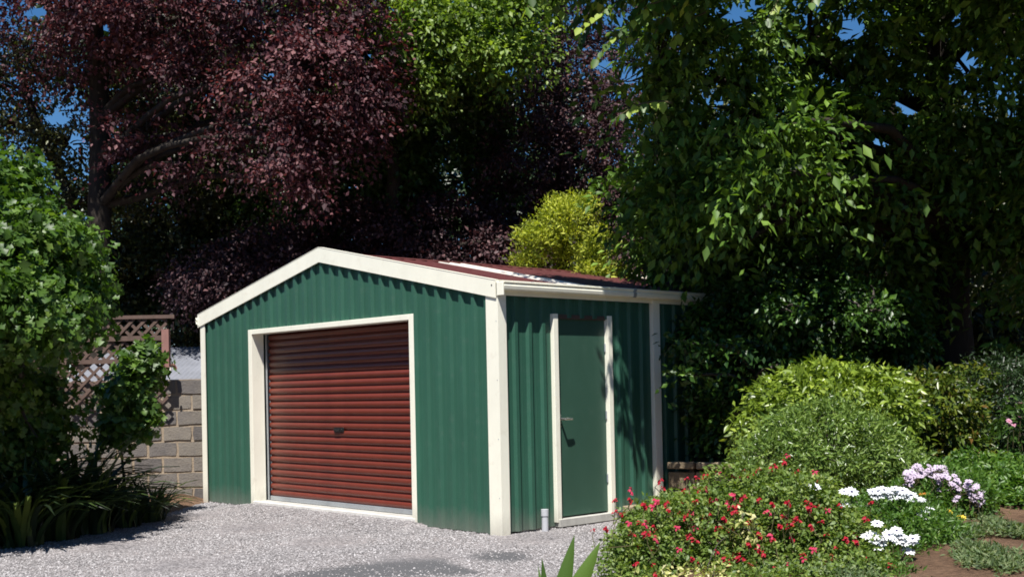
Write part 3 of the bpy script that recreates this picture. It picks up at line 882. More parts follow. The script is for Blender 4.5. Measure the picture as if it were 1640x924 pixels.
# --- trees that stand behind, mostly in shade
def wood(nm, label, px, D, blobs, mt, leaf, tr=.16, grp='dark trees standing close behind the shed', **kw):
    bb = ground(px, D)
    return plant(nm, label, 'tree', bb, blobs, mt, leaf, grp, trunk=[bb, at(px + 4, 420, D), at(px - 5, 150, D), at(px, -60, D)], trunk_r=tr, **kw)
wood('olive_tree', 'dark olive leaved tree right of the copper beech trunk above the neighbour roof', 300, 22.5,
     [(230, 440, 21.5, 70, 70, 1.0, 9000), (330, 370, 22, 110, 90, 1.4, 14000), (250, 300, 22.5, 80, 70, 1.2, 5000), (420, 300, 22.5, 100, 90, 1.4, 11000), (430, 400, 22.5, 130, 70, 1.3, 11000), (330, 250, 22.5, 100, 60, 1.3, 7000), (340, 150, 22, 120, 80, 1.0, 9000), (240, 60, 22.5, 110, 80, 1.0, 6000), (470, 60, 22.5, 110, 90, 1.0, 6000), (210, 200, 22.3, 50, 60, .8, 2500), (220, 520, 21.5, 100, 50, 1.0, 7000), (330, 500, 21.5, 90, 60, 1.0, 6000)],
     ML['olive'], .085, per=14, clump_r=.25, twigs=160, gap=.12, gapsc=1.8, aspect=.7)
wood('bright_green_tree', 'fresh lime green leafy tree at top centre above the shed ridge', 650, 20.5,
     [(590, 30, 19.3, 60, 40, .9, 3600), (690, 50, 18.8, 100, 40, .9, 6000), (780, 15, 19.0, 80, 36, .9, 4500), (640, 115, 18.9, 60, 26, .7, 2600), (755, 85, 18.8, 60, 22, .6, 2200), (640, 150, 19.2, 34, 14, .4, 700), (690, -90, 21.2, 190, 90, 1.2, 9000), (560, -60, 20.5, 90, 70, 1.0, 3000), (835, -5, 19.0, 50, 26, .6, 1500), (585, 85, 18.8, 44, 22, .5, 1300), (820, 62, 18.7, 40, 20, .5, 1300)],
     ML['lime'], .095, per=26, clump_r=.42, flat=.3, tight=.24, twigs=200, aspect=.62, gap=.12, gapsc=2.4, zs=2.0, dens=.95, shape='diamond', grp=None, vmix=.6)
wood('green_tree', 'mid green tree in shade hanging under the lime green crown at centre', 640, 21.8,
     [(640, 180, 20.2, 110, 60, .9, 7000), (740, 150, 20.4, 70, 40, .8, 3500), (640, 240, 21, 110, 80, 1.2, 8000), (560, 270, 21, 90, 90, 1.2, 7000), (720, 200, 21.4, 100, 80, 1.2, 8000), (640, 300, 20.4, 50, 28, .6, 1800), (740, 290, 21.5, 100, 60, 1.2, 5000), (600, 160, 21.4, 80, 60, 1.0, 5000), (480, 340, 21.5, 90, 60, 1.2, 5000)],
     ML['mid'], .09, per=14, clump_r=.26, twigs=120, aspect=.65, gap=.15, gapsc=1.6)
wood('plum_tree', 'dark purple leaved plum tree right of centre above the golden conifer', 900, 21.0,
     [(900, 160, 20.6, 120, 110, 1.6, 17000), (980, 240, 20.4, 110, 90, 1.4, 14000), (860, 270, 20.6, 100, 80, 1.2, 10000), (1000, 130, 21, 100, 70, 1.2, 4500), (870, 40, 20.8, 90, 80, 1.5, 8000), (1040, 330, 20, 90, 60, 1.0, 7000), (930, 340, 20.6, 100, 50, 1.0, 6000), (900, -120, 20.8, 170, 120, 2.0, 8000), (820, 350, 20.8, 90, 60, 1.1, 6000), (1010, 50, 21, 70, 50, 1.0, 2500)],
     ML['plum'], .065, per=16, clump_r=.22, twigs=260, tight=.3, aspect=.62, gap=.2, gapsc=2.4, zs=1.8, dens=.75, tr=.14, vmix=.65, grp=None)
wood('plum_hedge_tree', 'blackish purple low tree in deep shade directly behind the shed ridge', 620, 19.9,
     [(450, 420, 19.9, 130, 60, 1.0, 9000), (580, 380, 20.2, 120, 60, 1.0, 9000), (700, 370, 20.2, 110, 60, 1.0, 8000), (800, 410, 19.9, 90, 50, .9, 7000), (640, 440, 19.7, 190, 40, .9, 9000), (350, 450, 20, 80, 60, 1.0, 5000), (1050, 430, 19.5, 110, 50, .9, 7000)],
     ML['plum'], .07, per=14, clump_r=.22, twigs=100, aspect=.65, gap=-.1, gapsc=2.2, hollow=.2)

# far-off wood behind everything: reads as one mass
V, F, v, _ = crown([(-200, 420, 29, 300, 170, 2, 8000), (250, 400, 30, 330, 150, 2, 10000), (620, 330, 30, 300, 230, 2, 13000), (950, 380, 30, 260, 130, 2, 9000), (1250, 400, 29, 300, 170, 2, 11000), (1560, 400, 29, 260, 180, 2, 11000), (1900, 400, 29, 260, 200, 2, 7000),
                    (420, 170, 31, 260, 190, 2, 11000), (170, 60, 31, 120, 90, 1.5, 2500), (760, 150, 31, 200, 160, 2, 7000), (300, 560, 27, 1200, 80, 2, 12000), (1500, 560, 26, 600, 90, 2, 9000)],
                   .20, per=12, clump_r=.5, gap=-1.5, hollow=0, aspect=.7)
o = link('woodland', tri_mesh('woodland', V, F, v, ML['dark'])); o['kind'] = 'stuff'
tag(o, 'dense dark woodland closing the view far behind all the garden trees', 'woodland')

# unseen hedge added behind the viewer to cut sky light on the shed walls
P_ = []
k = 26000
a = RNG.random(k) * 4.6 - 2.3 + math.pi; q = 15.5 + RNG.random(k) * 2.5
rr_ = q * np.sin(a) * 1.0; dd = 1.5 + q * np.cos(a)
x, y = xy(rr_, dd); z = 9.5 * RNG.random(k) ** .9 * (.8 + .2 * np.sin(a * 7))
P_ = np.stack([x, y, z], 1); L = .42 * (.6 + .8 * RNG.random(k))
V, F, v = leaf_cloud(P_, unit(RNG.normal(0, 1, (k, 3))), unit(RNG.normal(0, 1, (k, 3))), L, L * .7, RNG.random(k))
o = link('sky_block_hedge', tri_mesh('sky_block_hedge', V, F, v, ML['dark'])); o['kind'] = 'stuff'
tag(o, 'added unseen dark hedge behind the viewer that holds sky light off the shed', 'hedge')

# --- golden conifer
bg_ = ground(905, 17.6)
plant('golden_conifer', 'bright yellow green golden conifer behind the shed roof', 'tree', bg_,
      [(905, 350, 17.3, 36, 26, .4, 3600), (862, 378, 17.3, 26, 24, .35, 2300), (958, 392, 17.2, 28, 24, .35, 2500), (905, 395, 17.4, 30, 20, .3, 1300), (985, 430, 17.2, 22, 12, .3, 1300), (850, 418, 17.4, 22, 20, .35, 1400), (925, 330, 17.4, 20, 12, .25, 1100), (890, 326, 17.4, 14, 9, .2, 600), (950, 436, 17.1, 34, 14, .4, 1600), (880, 440, 17.6, 40, 20, .3, 1100), (905, 500, 17.6, 70, 40, .5, 2000)],
      ML['gold'], .060, trunk=[bg_, at(905, 400, 17.5), at(908, 335, 17.5)], trunk_r=.08, per=22, clump_r=.13, flat=.9, aspect=.35, up=.3, droop=-.6, gap=.1, gapsc=5.0, hollow=.5, limbs=False, twigs=60, shape='diamond', vmix=.6)

# --- right: big dark tree with overhanging crown
br_ = ground(1535, 15.4)
plant('elm_tree', 'big dark green tree with black trunk and overhanging crown filling upper right', 'tree', br_,
      [(1120, 60, 14.0, 110, 70, 1.0, 5500), (1290, 60, 14.5, 120, 80, 1.3, 5500), (1450, 40, 14.5, 110, 70, 1.2, 4200), (1600, 20, 14, 110, 110, 1.4, 7500),
       (1200, 200, 14.2, 130, 70, 1.0, 6000), (1330, 190, 15, 110, 70, 1.2, 4500), (1480, 240, 15, 100, 60, 1.2, 3600), (1620, 240, 14.5, 90, 90, 1.2, 6500), (1560, 130, 15, 60, 40, .8, 1500),
       (1110, 290, 13.8, 80, 50, .7, 3000), (1230, 320, 14.4, 90, 60, .9, 3600), (1390, 320, 15, 100, 60, 1.2, 4200), (1640, 400, 15, 50, 90, .8, 2600),
       (1080, 360, 14.0, 70, 45, .5, 2400), (1420, 430, 15.4, 60, 60, .8, 2000), (1600, 350, 14.6, 40, 30, .4, 600), (1190, -110, 14.2, 200, 80, 1.2, 4500), (1480, -150, 13.2, 220, 120, 2.0, 7500), (1750, -60, 13, 200, 250, 2.2, 8000), (1760, 320, 14, 130, 200, 1.5, 6000), (1050, 120, 13.4, 50, 40, .4, 1300), (1130, 350, 13.1, 50, 20, .3, 1100), (1020, 345, 16.4, 50, 26, .4, 1100), (1050, 400, 16.4, 50, 20, .4, 1100), (1220, 290, 12.4, 56, 18, .3, 1000), (1190, 390, 12.7, 44, 12, .3, 600), (1000, 290, 16.6, 40, 14, .3, 500), (1240, 210, 12.3, 66, 20, .4, 1200), (1130, 220, 12.8, 50, 16, .3, 700), (1320, 290, 13.4, 60, 18, .4, 900), (1040, 230, 13.6, 40, 40, .4, 700), (1170, 390, 14.1, 60, 30, .5, 1200), (1070, -190, 11.6, 90, 60, .5, 14000), (1000, -330, 12.2, 80, 60, .7, 3500), (1170, -220, 11.9, 60, 60, .5, 3500), (1520, -240, 12.0, 140, 80, .8, 9000), (1720, -200, 12.0, 140, 110, .8, 9000), (1040, -115, 11.7, 48, 60, .4, 5000), (900, -140, 12.6, 70, 60, .6, 5000), (980, -140, 12.7, 60, 60, .6, 4000), (880, -330, 12.1, 60, 60, .5, 3500)],
      ML['pine'], .115, size_var=.45, trunk=[br_, at(1530, 400, 15.6), at(1500, 120, 15.6), at(1480, -160, 15)], trunk_r=.27, per=20, clump_r=.48, flat=.30, tight=.22, twigs=420, aspect=.50, droop=.45, gap=.34, gapsc=2.2, zs=2.0, hollow=.2, vmix=.6, dens=.70)
b2 = ground(1460, 17.5)
plant('background_tree', 'olive green tree in deep shade behind the big dark trunk at right', 'tree', b2,
      [(1350, 450, 17.5, 150, 80, 1.2, 8000), (1560, 430, 17.8, 150, 120, 1.2, 9000), (1250, 300, 18, 150, 120, 1.2, 8000), (1450, 250, 18.5, 160, 100, 1.2, 7000), (1600, 560, 17, 120, 60, 1.0, 5000), (1400, 560, 17, 150, 60, 1.0, 6000), (1150, 240, 18.5, 100, 130, 1.2, 6000), (1640, 300, 18.5, 120, 150, 1.2, 5000)],
      ML['olive'], .10, trunk=[b2, at(1440, 330, 17.6), at(1430, 120, 17.8)], trunk_r=.12, per=12, clump_r=.28, twigs=120, gap=.05, gapsc=1.6)
# branch over the drive with big pale leaves, its leaflets are parts
bb = thing('overhanging_branch', 'nearby branch of large pale green leaflets hanging in at top right of centre', 'branch', at(1120, -60, 11.6))
def big_leaf_mesh():
    out = []
    for q in range(4):
        V, F, v = leaf_cloud(np.zeros((1, 3)), np.array([[0, 0, 1.]]), np.array([[1., 0, 0]]), np.array([1.0]), np.array([.60]), np.array([q / 3 * .8 + .1]), 'oval', .18, .2)
        out.append(tri_mesh('leaf', V, F, v, ML['lime' if q == 3 else 'maple']))
    return out
blm = big_leaf_mesh(); bbp = np.array(bb.location)
def add_leaf(p, d, n, L, parent, meshes, pl):
    d = Vector(d).normalized(); n = Vector(n); n = (n - d * n.dot(d)).normalized(); s_ = n.cross(d)
    R3 = Matrix((d, s_, n)).transposed()
    o = link('leaf', random.choice(meshes), parent, Vector(p) - Vector(pl), R3.to_euler()); o.scale = (L, L, L)
sprays = [((1150, -30), (930, 45)), ((1120, -10), (955, 95)), ((1090, -20), (1010, 25)), ((1080, 10), (1040, 70)), ((1190, -10), (985, 190)), ((1290, -40), (1230, 30)), ((1360, -50), (1300, 5)), ((1180, -50), (1100, 10)), ((1040, -50), (960, -5)), ((880, -30), (845, 12)), ((1180, -40), (1000, 70)), ((1090, -50), (940, 15)), ((1130, 20), (1060, 95)), ((1010, -40), (930, 70))]
for i, (a, c) in enumerate(sprays):
    Dn = 11.4 + .07 * i
    if i == 4: a, c, Dn = (1075, 165), (985, 190), 11.7
    p0, p1 = at(*a, Dn), at(*c, Dn - .2)
    q = bent(p0, p1, 8, .10, .05)
    MB().tube([x - bbp for x in q], list(np.linspace(.012, .004, 8)), 5).build('twig', M['stem'], bb, smooth=True)
    dirv = unit(p1 - p0); L0 = np.linalg.norm(p1 - p0); n = int(max(5, L0 / .085))
    for k in range(n):
        t = .15 + .85 * k / (n - 1); x = q[min(7, int(t * 7))] * (1 - (t * 7) % 1) + q[min(7, int(t * 7) + 1)] * ((t * 7) % 1)
        for s_ in (1, -1):
            sd = unit(np.cross(dirv, [0, 0, 1.])) * s_
            d = sd * .8 + dirv * .5 + np.array([0, 0, -.45 - .3 * random.random()]) + RNG.normal(0, .12, 3)
            nn = np.array([.15, -.2, 1]) + RNG.normal(0, .25, 3)
            add_leaf(x, d, nn, .135 * random.uniform(.85, 1.2) * (1.3 - .4 * t), bb, blm, bbp)

# --- camellia hedge and shrubs right of the shed
def shrub(nm, label, px, D, blobs, mt, leaf, **kw):
    bb_ = ground(px, D)
    kw.setdefault('trunk', [bb_, (bb_ + at(blobs[0][0], blobs[0][1], blobs[0][2])) / 2, at(*blobs[0][:3])])
    kw.setdefault('trunk_r', .05); kw.setdefault('tmat', 'bark_pale'); kw.setdefault('stem_name', 'stem'); kw.setdefault('foliage', 'foliage')
    return plant(nm, label, 'shrub', bb_, blobs, mt, leaf, **kw)
shrub('camellia', 'large glossy dark green camellia shrub overhanging the rear of the shed side', 1250, 13.9,
      [(1210, 520, 13.9, 100, 80, .8, 8000), (1330, 510, 14.2, 120, 80, .9, 9000), (1185, 620, 13.7, 70, 75, .6, 5500), (1280, 620, 13.8, 100, 80, .7, 6500), (1400, 520, 14.5, 66, 60, .7, 4000), (1450, 545, 14.2, 36, 36, .3, 1200), (1175, 680, 13.7, 50, 50, .5, 3000), (1250, 440, 14.3, 110, 50, .7, 5000), (1135, 545, 13.7, 42, 40, .4, 1500), (1095, 545, 13.5, 18, 12, .15, 110), (1100, 640, 13.5, 16, 10, .15, 80), (1250, 495, 12.8, 50, 16, .2, 420), (1110, 550, 12.8, 26, 10, .15, 130), (1100, 600, 12.8, 20, 10, .15, 110), (1230, 590, 12.7, 40, 14, .2, 260), (1390, 500, 13.0, 50, 16, .2, 350), (1180, 560, 12.7, 30, 10, .15, 150)],
      ML['camellia'], .075, per=12, clump_r=.16, trunk_r=.09, twigs=160, aspect=.58, hollow=.45, gap=.0, gapsc=3.0, shape='diamond', vmix=.7)
shrub('berry_shrub', 'small leaved shrub with purplish tips above the rear roof corner', 1180, 15.8,
      [(1130, 420, 15.6, 60, 30, .5, 3600), (1200, 410, 15.8, 70, 40, .5, 4500), (1270, 400, 16, 70, 40, .5, 4000), (1090, 445, 15.4, 40, 20, .4, 1500), (1330, 390, 16, 60, 40, .5, 2500)],
      leafmat('purplish_small_leaf', [(.03, .06, .012), (.07, .11, .02), (.12, .16, .035), (.08, .045, .06), (.13, .08, .10)], .5, .25), .05, per=16, clump_r=.14, twigs=80)
shrub('glossy_shrub', 'rounded glossy yellow green shrub behind the grey green bush', 1360, 11.6,
      [(1325, 650, 11.4, 112, 68, .75, 12500), (1405, 645, 11.6, 50, 46, .6, 3500), (1240, 690, 11.3, 44, 48, .4, 2600), (1350, 730, 11.5, 100, 70, .6, 5000)],
      ML['yellowgreen'], .075, per=9, clump_r=.13, aspect=.42, hollow=.7, gap=-.2, gapsc=4., twigs=60, droop=.4, up=.5)
shrub('grey_green_shrub', 'dome of fine narrow grey green leaves rising behind the red flowers', 1325, 10.2,
      [(1325, 730, 10.2, 124, 70, .65, 17000), (1310, 668, 10.4, 60, 30, .35, 2500), (1265, 690, 10.3, 40, 30, .3, 1500), (1380, 690, 10.5, 44, 30, .3, 1500), (1250, 740, 10.0, 66, 44, .4, 4500), (1400, 750, 10.2, 74, 50, .5, 6000)],
      ML['sage'], .052, per=10, clump_r=.10, aspect=.28, hollow=.72, gap=-.3, gapsc=5., twigs=60, droop=-.1, up=.4, fold=.15)
shrub('red_tipped_shrub', 'yellow green shrub with reddish leaf tips right of the glossy shrub', 1510, 12.2,
      [(1500, 650, 12.3, 60, 50, .6, 3800), (1530, 705, 12.2, 44, 36, .5, 1900), (1460, 625, 12.4, 40, 30, .4, 1300), (1555, 620, 12.5, 30, 40, .4, 700)],
      ML['photinia'], .075, per=9, clump_r=.10, aspect=.4, hollow=.6, gap=-.6, twigs=40, up=.4)
shrub('feathery_shrub', 'dull dark green feathery shrub at the right edge beyond the garden bed', 1610, 12.6,
      [(1600, 640, 12.6, 76, 76, .7, 10000), (1690, 640, 12.8, 90, 90, .8, 6000)],
      ML['dark'], .055, per=12, clump_r=.10, aspect=.28, hollow=.6, gap=-.7, twigs=40)
shrub('pink_rose_bush', 'sparse bush with a few pink blooms at far right edge', 1650, 11.2,
      [(1650, 690, 11.2, 45, 50, .35, 1400)], ML['mid'], .05, per=7, clump_r=.10, aspect=.6, twigs=30)

# flowers
def flower_mat(nm, c, rough=.6, trans=.25):
    return leafmat(nm, [tuple(x * .75 for x in c), c, tuple(min(1, x * 1.15) for x in c)], rough, trans, .3, (1, 1, 1))
F_RED = flower_mat('red_petal', (.42, .010, .030)); F_PINK = flower_mat('rose_red_petal', (.52, .035, .10)); F_WHITE = flower_mat('white_petal', (.82, .84, .86), .6, .15)
F_LILAC = flower_mat('lilac_petal', (.60, .50, .62)); F_YEL = flower_mat('yellow_petal', (.75, .55, .06)); F_EYE = flower_mat('dark_flower_eye', (.05, .045, .12)); F_ORANGE = flower_mat('orange_petal', (.6, .22, .04))
def salvia_flower(mt):
    # a few short two lipped tubes around a stalk
    P, N, Dr, L = [], [], [], []
    for k in range(7):
        a = random.random() * 6.28; z_ = random.uniform(-.5, .5)
        P.append((.12 * math.cos(a), .12 * math.sin(a), z_)); Dr.append((math.cos(a), math.sin(a), random.uniform(-.5, .4))); N.append((random.uniform(-.4, .4), random.uniform(-.4, .4), 1)); L.append(random.uniform(.6, .95))
    L = np.array(L); V, F, v = leaf_cloud(np.array(P), np.array(N), np.array(Dr), L, L * .8, RNG.random(7), 'oval', .5, .4)
    return tri_mesh('flower', V, F, v, mt)
def daisy(mt, eye, n=11, w_=.42):
    a = np.arange(n) * 2 * math.pi / n + RNG.normal(0, .06, n)
    Dr = np.stack([np.cos(a), np.sin(a), .10 + RNG.normal(0, .06, n)], 1); P = Dr * .12 * np.array([1, 1, 0])
    L = .88 * (1 + RNG.normal(0, .05, n)); V, F, v = leaf_cloud(P, np.tile([0, 0, 1.], (n, 1)), Dr, L, np.full(n, w_), RNG.random(n), 'oval', .12, .1)
    m_ = 8; b = len(V); ang = np.arange(m_) * 2 * math.pi / m_
    E = np.concatenate([np.stack([.2 * np.cos(ang), .2 * np.sin(ang), np.full(m_, .06)], 1), [[0, 0, .14]]]); EF = np.array([[b + k, b + (k + 1) % m_, b + m_] for k in range(m_)])
    me = tri_mesh('flower', np.concatenate([V, E]), np.concatenate([F, EF]), np.concatenate([v, np.full(m_ + 1, .5)]), mt)
    me.materials.append(eye); idx = np.zeros(len(F) + m_, np.int32); idx[len(F):] = 1; me.polygons.foreach_set('material_index', idx)
    return me
def place_flowers(parent, pts, meshes, size, face=None, stem=.0, smat='stem', jit=.3):
    pl = np.array(parent.location); st = MB()
    for (px, py, D) in pts:
        p = at(px, py, D)
        n = Vector((face if face is not None else (.3, -.45, .85))) + Vector(RNG.normal(0, jit, 3)); n.normalize()
        o = link('flower', random.choice(meshes), parent, Vector(p - pl), n.to_track_quat('Z', 'Y').to_euler())
        s_ = size * random.uniform(.85, 1.15); o.scale = (s_, s_, s_)
        if stem: st.tube([p - pl, p - pl + RNG.normal(0, .02, 3) - np.array([0, 0, stem * .5]), p - pl + RNG.normal(0, .04, 3) - np.array([0, 0, stem])], .0028, 4, cap=False)
    if stem: 
        o = st.build('flower_stems', M[smat], parent); o['kind'] = 'stuff'

# red salvia in front
sal = shrub('red_salvia', 'loose green bush covered in small red flowers beside the gravel', 1190, 7.6,
      [(1130, 850, 7.6, 130, 70, .45, 12000), (1240, 820, 7.7, 110, 62, .45, 9500), (1060, 880, 7.5, 80, 56, .35, 6000), (1330, 870, 7.5, 80, 70, .4, 7000), (1180, 920, 7.3, 190, 60, .4, 9000), (1040, 840, 7.7, 44, 34, .2, 1600), (1190, 772, 7.8, 70, 30, .25, 2400), (1010, 920, 7.4, 46, 36, .25, 2000), (1350, 925, 7.1, 90, 50, .35, 6000), (1240, 950, 6.8, 130, 40, .3, 5500), (1000, 870, 7.6, 30, 26, .2, 900), (1290, 780, 7.8, 50, 24, .2, 1200)],
      ML['salvia'], .030, per=9, clump_r=.055, aspect=.62, hollow=.6, gap=-.7, gapsc=5, twigs=260, trunk_r=.012, droop=0, up=.7)
sm_ = [salvia_flower(F_RED) for _ in range(5)] + [salvia_flower(F_PINK) for _ in range(2)]
spec = [(985, 803), (998, 822), (1012, 800), (1010, 785), (985, 822), (1058, 770), (1062, 782), (1046, 812), (1068, 806), (1100, 768), (1117, 765), (1131, 762), (1150, 757), (1098, 786), (1121, 787), (1130, 782), (1215, 752), (1236, 748), (1262, 730), (1256, 738), (1242, 745), (1277, 755), (1305, 756), (1308, 768), (1192, 756), (1178, 763), (1203, 762), (1026, 838), (1035, 855), (1050, 862), (1008, 838), (1100, 827), (1107, 825), (1136, 825), (1165, 806), (1171, 812), (1190, 797), (1175, 794), (1150, 845), (1235, 858), (1240, 866), (1200, 870), (1215, 878), (1223, 885), (1148, 882), (1162, 895), (1186, 894), (1202, 903), (1214, 880), (1286, 888), (1288, 896), (1324, 858), (1295, 805), (1296, 812), (1326, 817), (1346, 810), (1387, 831), (1390, 887), (1428, 905), (1372, 866), (1303, 880), (1278, 833), (1256, 828), (1250, 840), (1230, 820), (1113, 865), (1110, 893), (1088, 880), (1050, 918), (1072, 815), (1340, 875), (1355, 862), (1262, 905), (1240, 912), (1300, 918), (1325, 900), (950, 851), (972, 845), (1013, 855), (1020, 905), (1270, 860), (1315, 838), (1335, 890), (1170, 850), (1200, 838), (1140, 800), (1216, 800), (1085, 845), (1180, 820)]
fl = []
for k, (a, c) in enumerate(spec):
    # keep flowers on the near face of the bush
    fl.append((a, c, 7.50 - .0035 * max(0, c - 760) + random.uniform(-.08, .02) + (.25 if c < 790 else 0)))
for _ in range(55): fl.append((random.uniform(1000, 1400), random.uniform(800, 925), 7.2 + random.uniform(-.1, .25)))
place_flowers(sal, fl, sm_, .029, None, .10)
# variegated leaves in front bottom
shrub('variegated_plant', 'low plant with cream edged leaves under the red flowers at bottom', 1130, 7.0,
      [(1120, 925, 6.85, 60, 18, .2, 500), (1060, 930, 6.9, 40, 16, .2, 250), (1190, 845, 7.2, 18, 24, .12, 160)], leafmat('variegated_leaf', [(.10, .16, .03), (.25, .30, .06), (.55, .52, .22), (.70, .66, .40)], .5, .25), .035, per=8, clump_r=.05, aspect=.55, twigs=20, trunk_r=.008)
# white daisies
dz = shrub('white_daisy_plant', 'green mound with clustered large white daisies right of the red flowers', 1440, 8.0,
      [(1430, 850, 8.0, 110, 46, .45, 9500), (1400, 885, 7.7, 80, 46, .35, 5500), (1480, 860, 8.1, 60, 40, .35, 4000), (1420, 930, 7.1, 50, 34, .3, 3000), (1410, 812, 8.3, 90, 20, .3, 3000)],
      ML['daisyleaf'], .038, per=8, clump_r=.06, aspect=.3, hollow=.6, gap=-.8, twigs=60, trunk_r=.012, droop=-.3, up=.4)
dm = [daisy(F_WHITE, F_EYE) for _ in range(3)]
wsp = [(1305, 783), (1352, 791), (1364, 791), (1352, 812), (1397, 791), (1406, 790), (1416, 788), (1424, 795), (1433, 786), (1441, 796), (1446, 789), (1452, 793), (1410, 797), (1429, 799), (1460, 797), (1468, 803), (1474, 804), (1477, 826), (1484, 822), (1490, 828), (1481, 831), (1405, 842), (1436, 853), (1430, 865), (1438, 868), (1447, 873), (1388, 862), (1396, 861), (1402, 870), (1405, 879), (1412, 872), (1461, 869), (1455, 886), (1462, 866), (1399, 868), (1413, 864), (1424, 860), (1444, 862), (1487, 820), (1422, 790), (1400, 797), (1457, 801), (1444, 790)]
wsp_ = []
for a, c in wsp:
    D = 7.95 if c < 835 else 7.22
    if a < 1370 and c < 820: D = 7.5
    wsp_.append((a, c - 4, D))
place_flowers(dz, wsp_, dm, .043, (.35, -.40, .85), .14, 'stem', .12)
# lilac daisies
lz = shrub('lilac_daisy_bush', 'rounded bush topped with many pale lilac daisies beyond the white ones', 1520, 9.4,
      [(1515, 790, 9.4, 66, 44, .5, 8000), (1480, 800, 9.2, 50, 34, .4, 4000), (1545, 800, 9.3, 34, 40, .35, 3000)],
      ML['daisyleaf'], .040, per=8, clump_r=.06, aspect=.35, hollow=.6, gap=-.8, twigs=40, trunk_r=.012, droop=-.2, up=.4)
lm = [daisy(F_LILAC, F_EYE, 9, .5) for _ in range(3)]
lp = []
for _ in range(120):
    t = random.random(); a = 1450 + 125 * t; c = 752 + 70 * (t - .25) ** 2 * 1.1 + random.gauss(0, 7) + (26 * random.random() if t > .5 else 10 * random.random())
    lp.append((a, c, 8.92 + (c < 760) * .25 + random.uniform(-.08, .1)))
for a, c in ((1455, 765), (1460, 772), (1452, 758), (1534, 795), (1530, 800), (1562, 795), (1566, 803), (1570, 790), (1560, 780)): lp.append((a, c, 8.85))
place_flowers(lz, lp, lm, .028, (.35, -.45, .8), .08, 'stem', .25)
# yellow flowers
yz = thing('yellow_flowers', 'small clump of yellow blooms below the lilac daisies', 'flowers', ground(1530, 8.6))
place_flowers(yz, [(1521, 818, 8.3), (1530, 832, 8.25), (1537, 828, 8.3), (1526, 833, 8.25), (1541, 829, 8.3)], [daisy(F_YEL, F_ORANGE, 9, .5)], .030, None, .28, 'stem', .2)
oz = thing('orange_flowers', 'two faded orange blooms just above the yellow flowers', 'flowers', ground(1485, 9.0))
place_flowers(oz, [(1484, 790, 8.75), (1476, 791, 8.75)], [daisy(F_ORANGE, F_YEL, 9, .5)], .028, None, .3, 'stem', .2)
pz_ = thing('pink_blooms', 'pink rose blooms at the right frame edge', 'flowers', ground(1632, 11.0))
place_flowers(pz_, [(1634, 668, 11.0), (1624, 680, 11.0), (1636, 645, 11.0), (1616, 674, 10.98)], [daisy(flower_mat('pale_pink_petal', (.55, .28, .38)), F_PINK, 9, .6)], .030, None, .5, 'stem', .3)

# ground cover and green bank at right
def cover(nm, label, pts, mt, leaf, n, hgt, aspect, cat='ground cover', **kw):
    # pts: list of (px, depth) outline centres with radius m
    Ps = []
    for px, D, rad, share in pts:
        k = int(n * share); r0 = (px - 820) / FPX * D
        a = RNG.random(k) * 6.283; q = rad * np.sqrt(RNG.random(k)); r = r0 + q * np.cos(a); DD = D + q * np.sin(a) * 1.1
        x, y = xy(r, DD); nz = lump(np.stack([x, y, x * 0], 1), 3.0, 2.0)
        kk = nz + .5 * RNG.random(k) > kw.get('gap', -.2)
        x, y, r, DD, q = x[kk], y[kk], r[kk], DD[kk], q[kk]
        hz = hgt * (1 - (q / rad) ** 2 * .7) * (.6 + .4 * lump(np.stack([x, y, x * 0], 1), 5., 1.0))
        z_ = height(r, DD) + hz.clip(.01) * RNG.random(len(x)) ** .5
        Ps.append(np.stack([x, y, z_], 1))
    P = np.concatenate(Ps); k = len(P)
    Dr = unit(RNG.normal(0, 1, (k, 3)) * np.array([1, 1, .5]) + np.array([0, 0, .6])); N = unit(RNG.normal(0, .5, (k, 3)) + np.array([0, -.2, 1]))
    L = leaf * (.7 + .6 * RNG.random(k)); V, F, v = leaf_cloud(P, N, Dr, L, L * aspect, RNG.random(k), 'diamond', .2, .2)
    o = link(nm, tri_mesh(nm, V, F, v, mt)); o['kind'] = 'stuff'; tag(o, label, cat)
cover('low_herbs', 'sparse grey green herbs creeping over the brown soil at bottom right', [(1300, 7.0, .35, .1), (1400, 6.9, .4, .15), (1500, 7.0, .4, .15), (1600, 7.1, .4, .15), (1560, 8.1, .5, .25), (1650, 7.8, .6, .2), (1470, 7.5, .4, .2), (1620, 8.8, .55, .2), (1400, 7.6, .4, .15)], ML['cover'], .042, 24000, .10, .28, gap=.42)
cover('green_bank', 'low mass of green leafy plants between lilac daisies and right edge', [(1600, 10.2, .6, .4), (1680, 9.9, .7, .3), (1560, 11.0, .6, .3)], ML['daisyleaf'], .060, 22000, .36, .40, gap=-.8)
cover('side_bed_plants', 'leafy low plants filling the shaded bed behind the shrubs at right', [(1500, 13.0, 1.2, .4), (1640, 12.6, 1.2, .4), (1400, 12.4, .8, .2)], ML['dark'], .07, 14000, .35, .5, gap=-.8)
cover('garden_weeds', 'small green weeds under the red flowers along the gravel edge', [(1010, 9.6, .35, .3), (1060, 10.8, .5, .4), (1040, 12.3, .35, .3)], ML['salvia'], .035, 5000, .12, .5, gap=-.2)

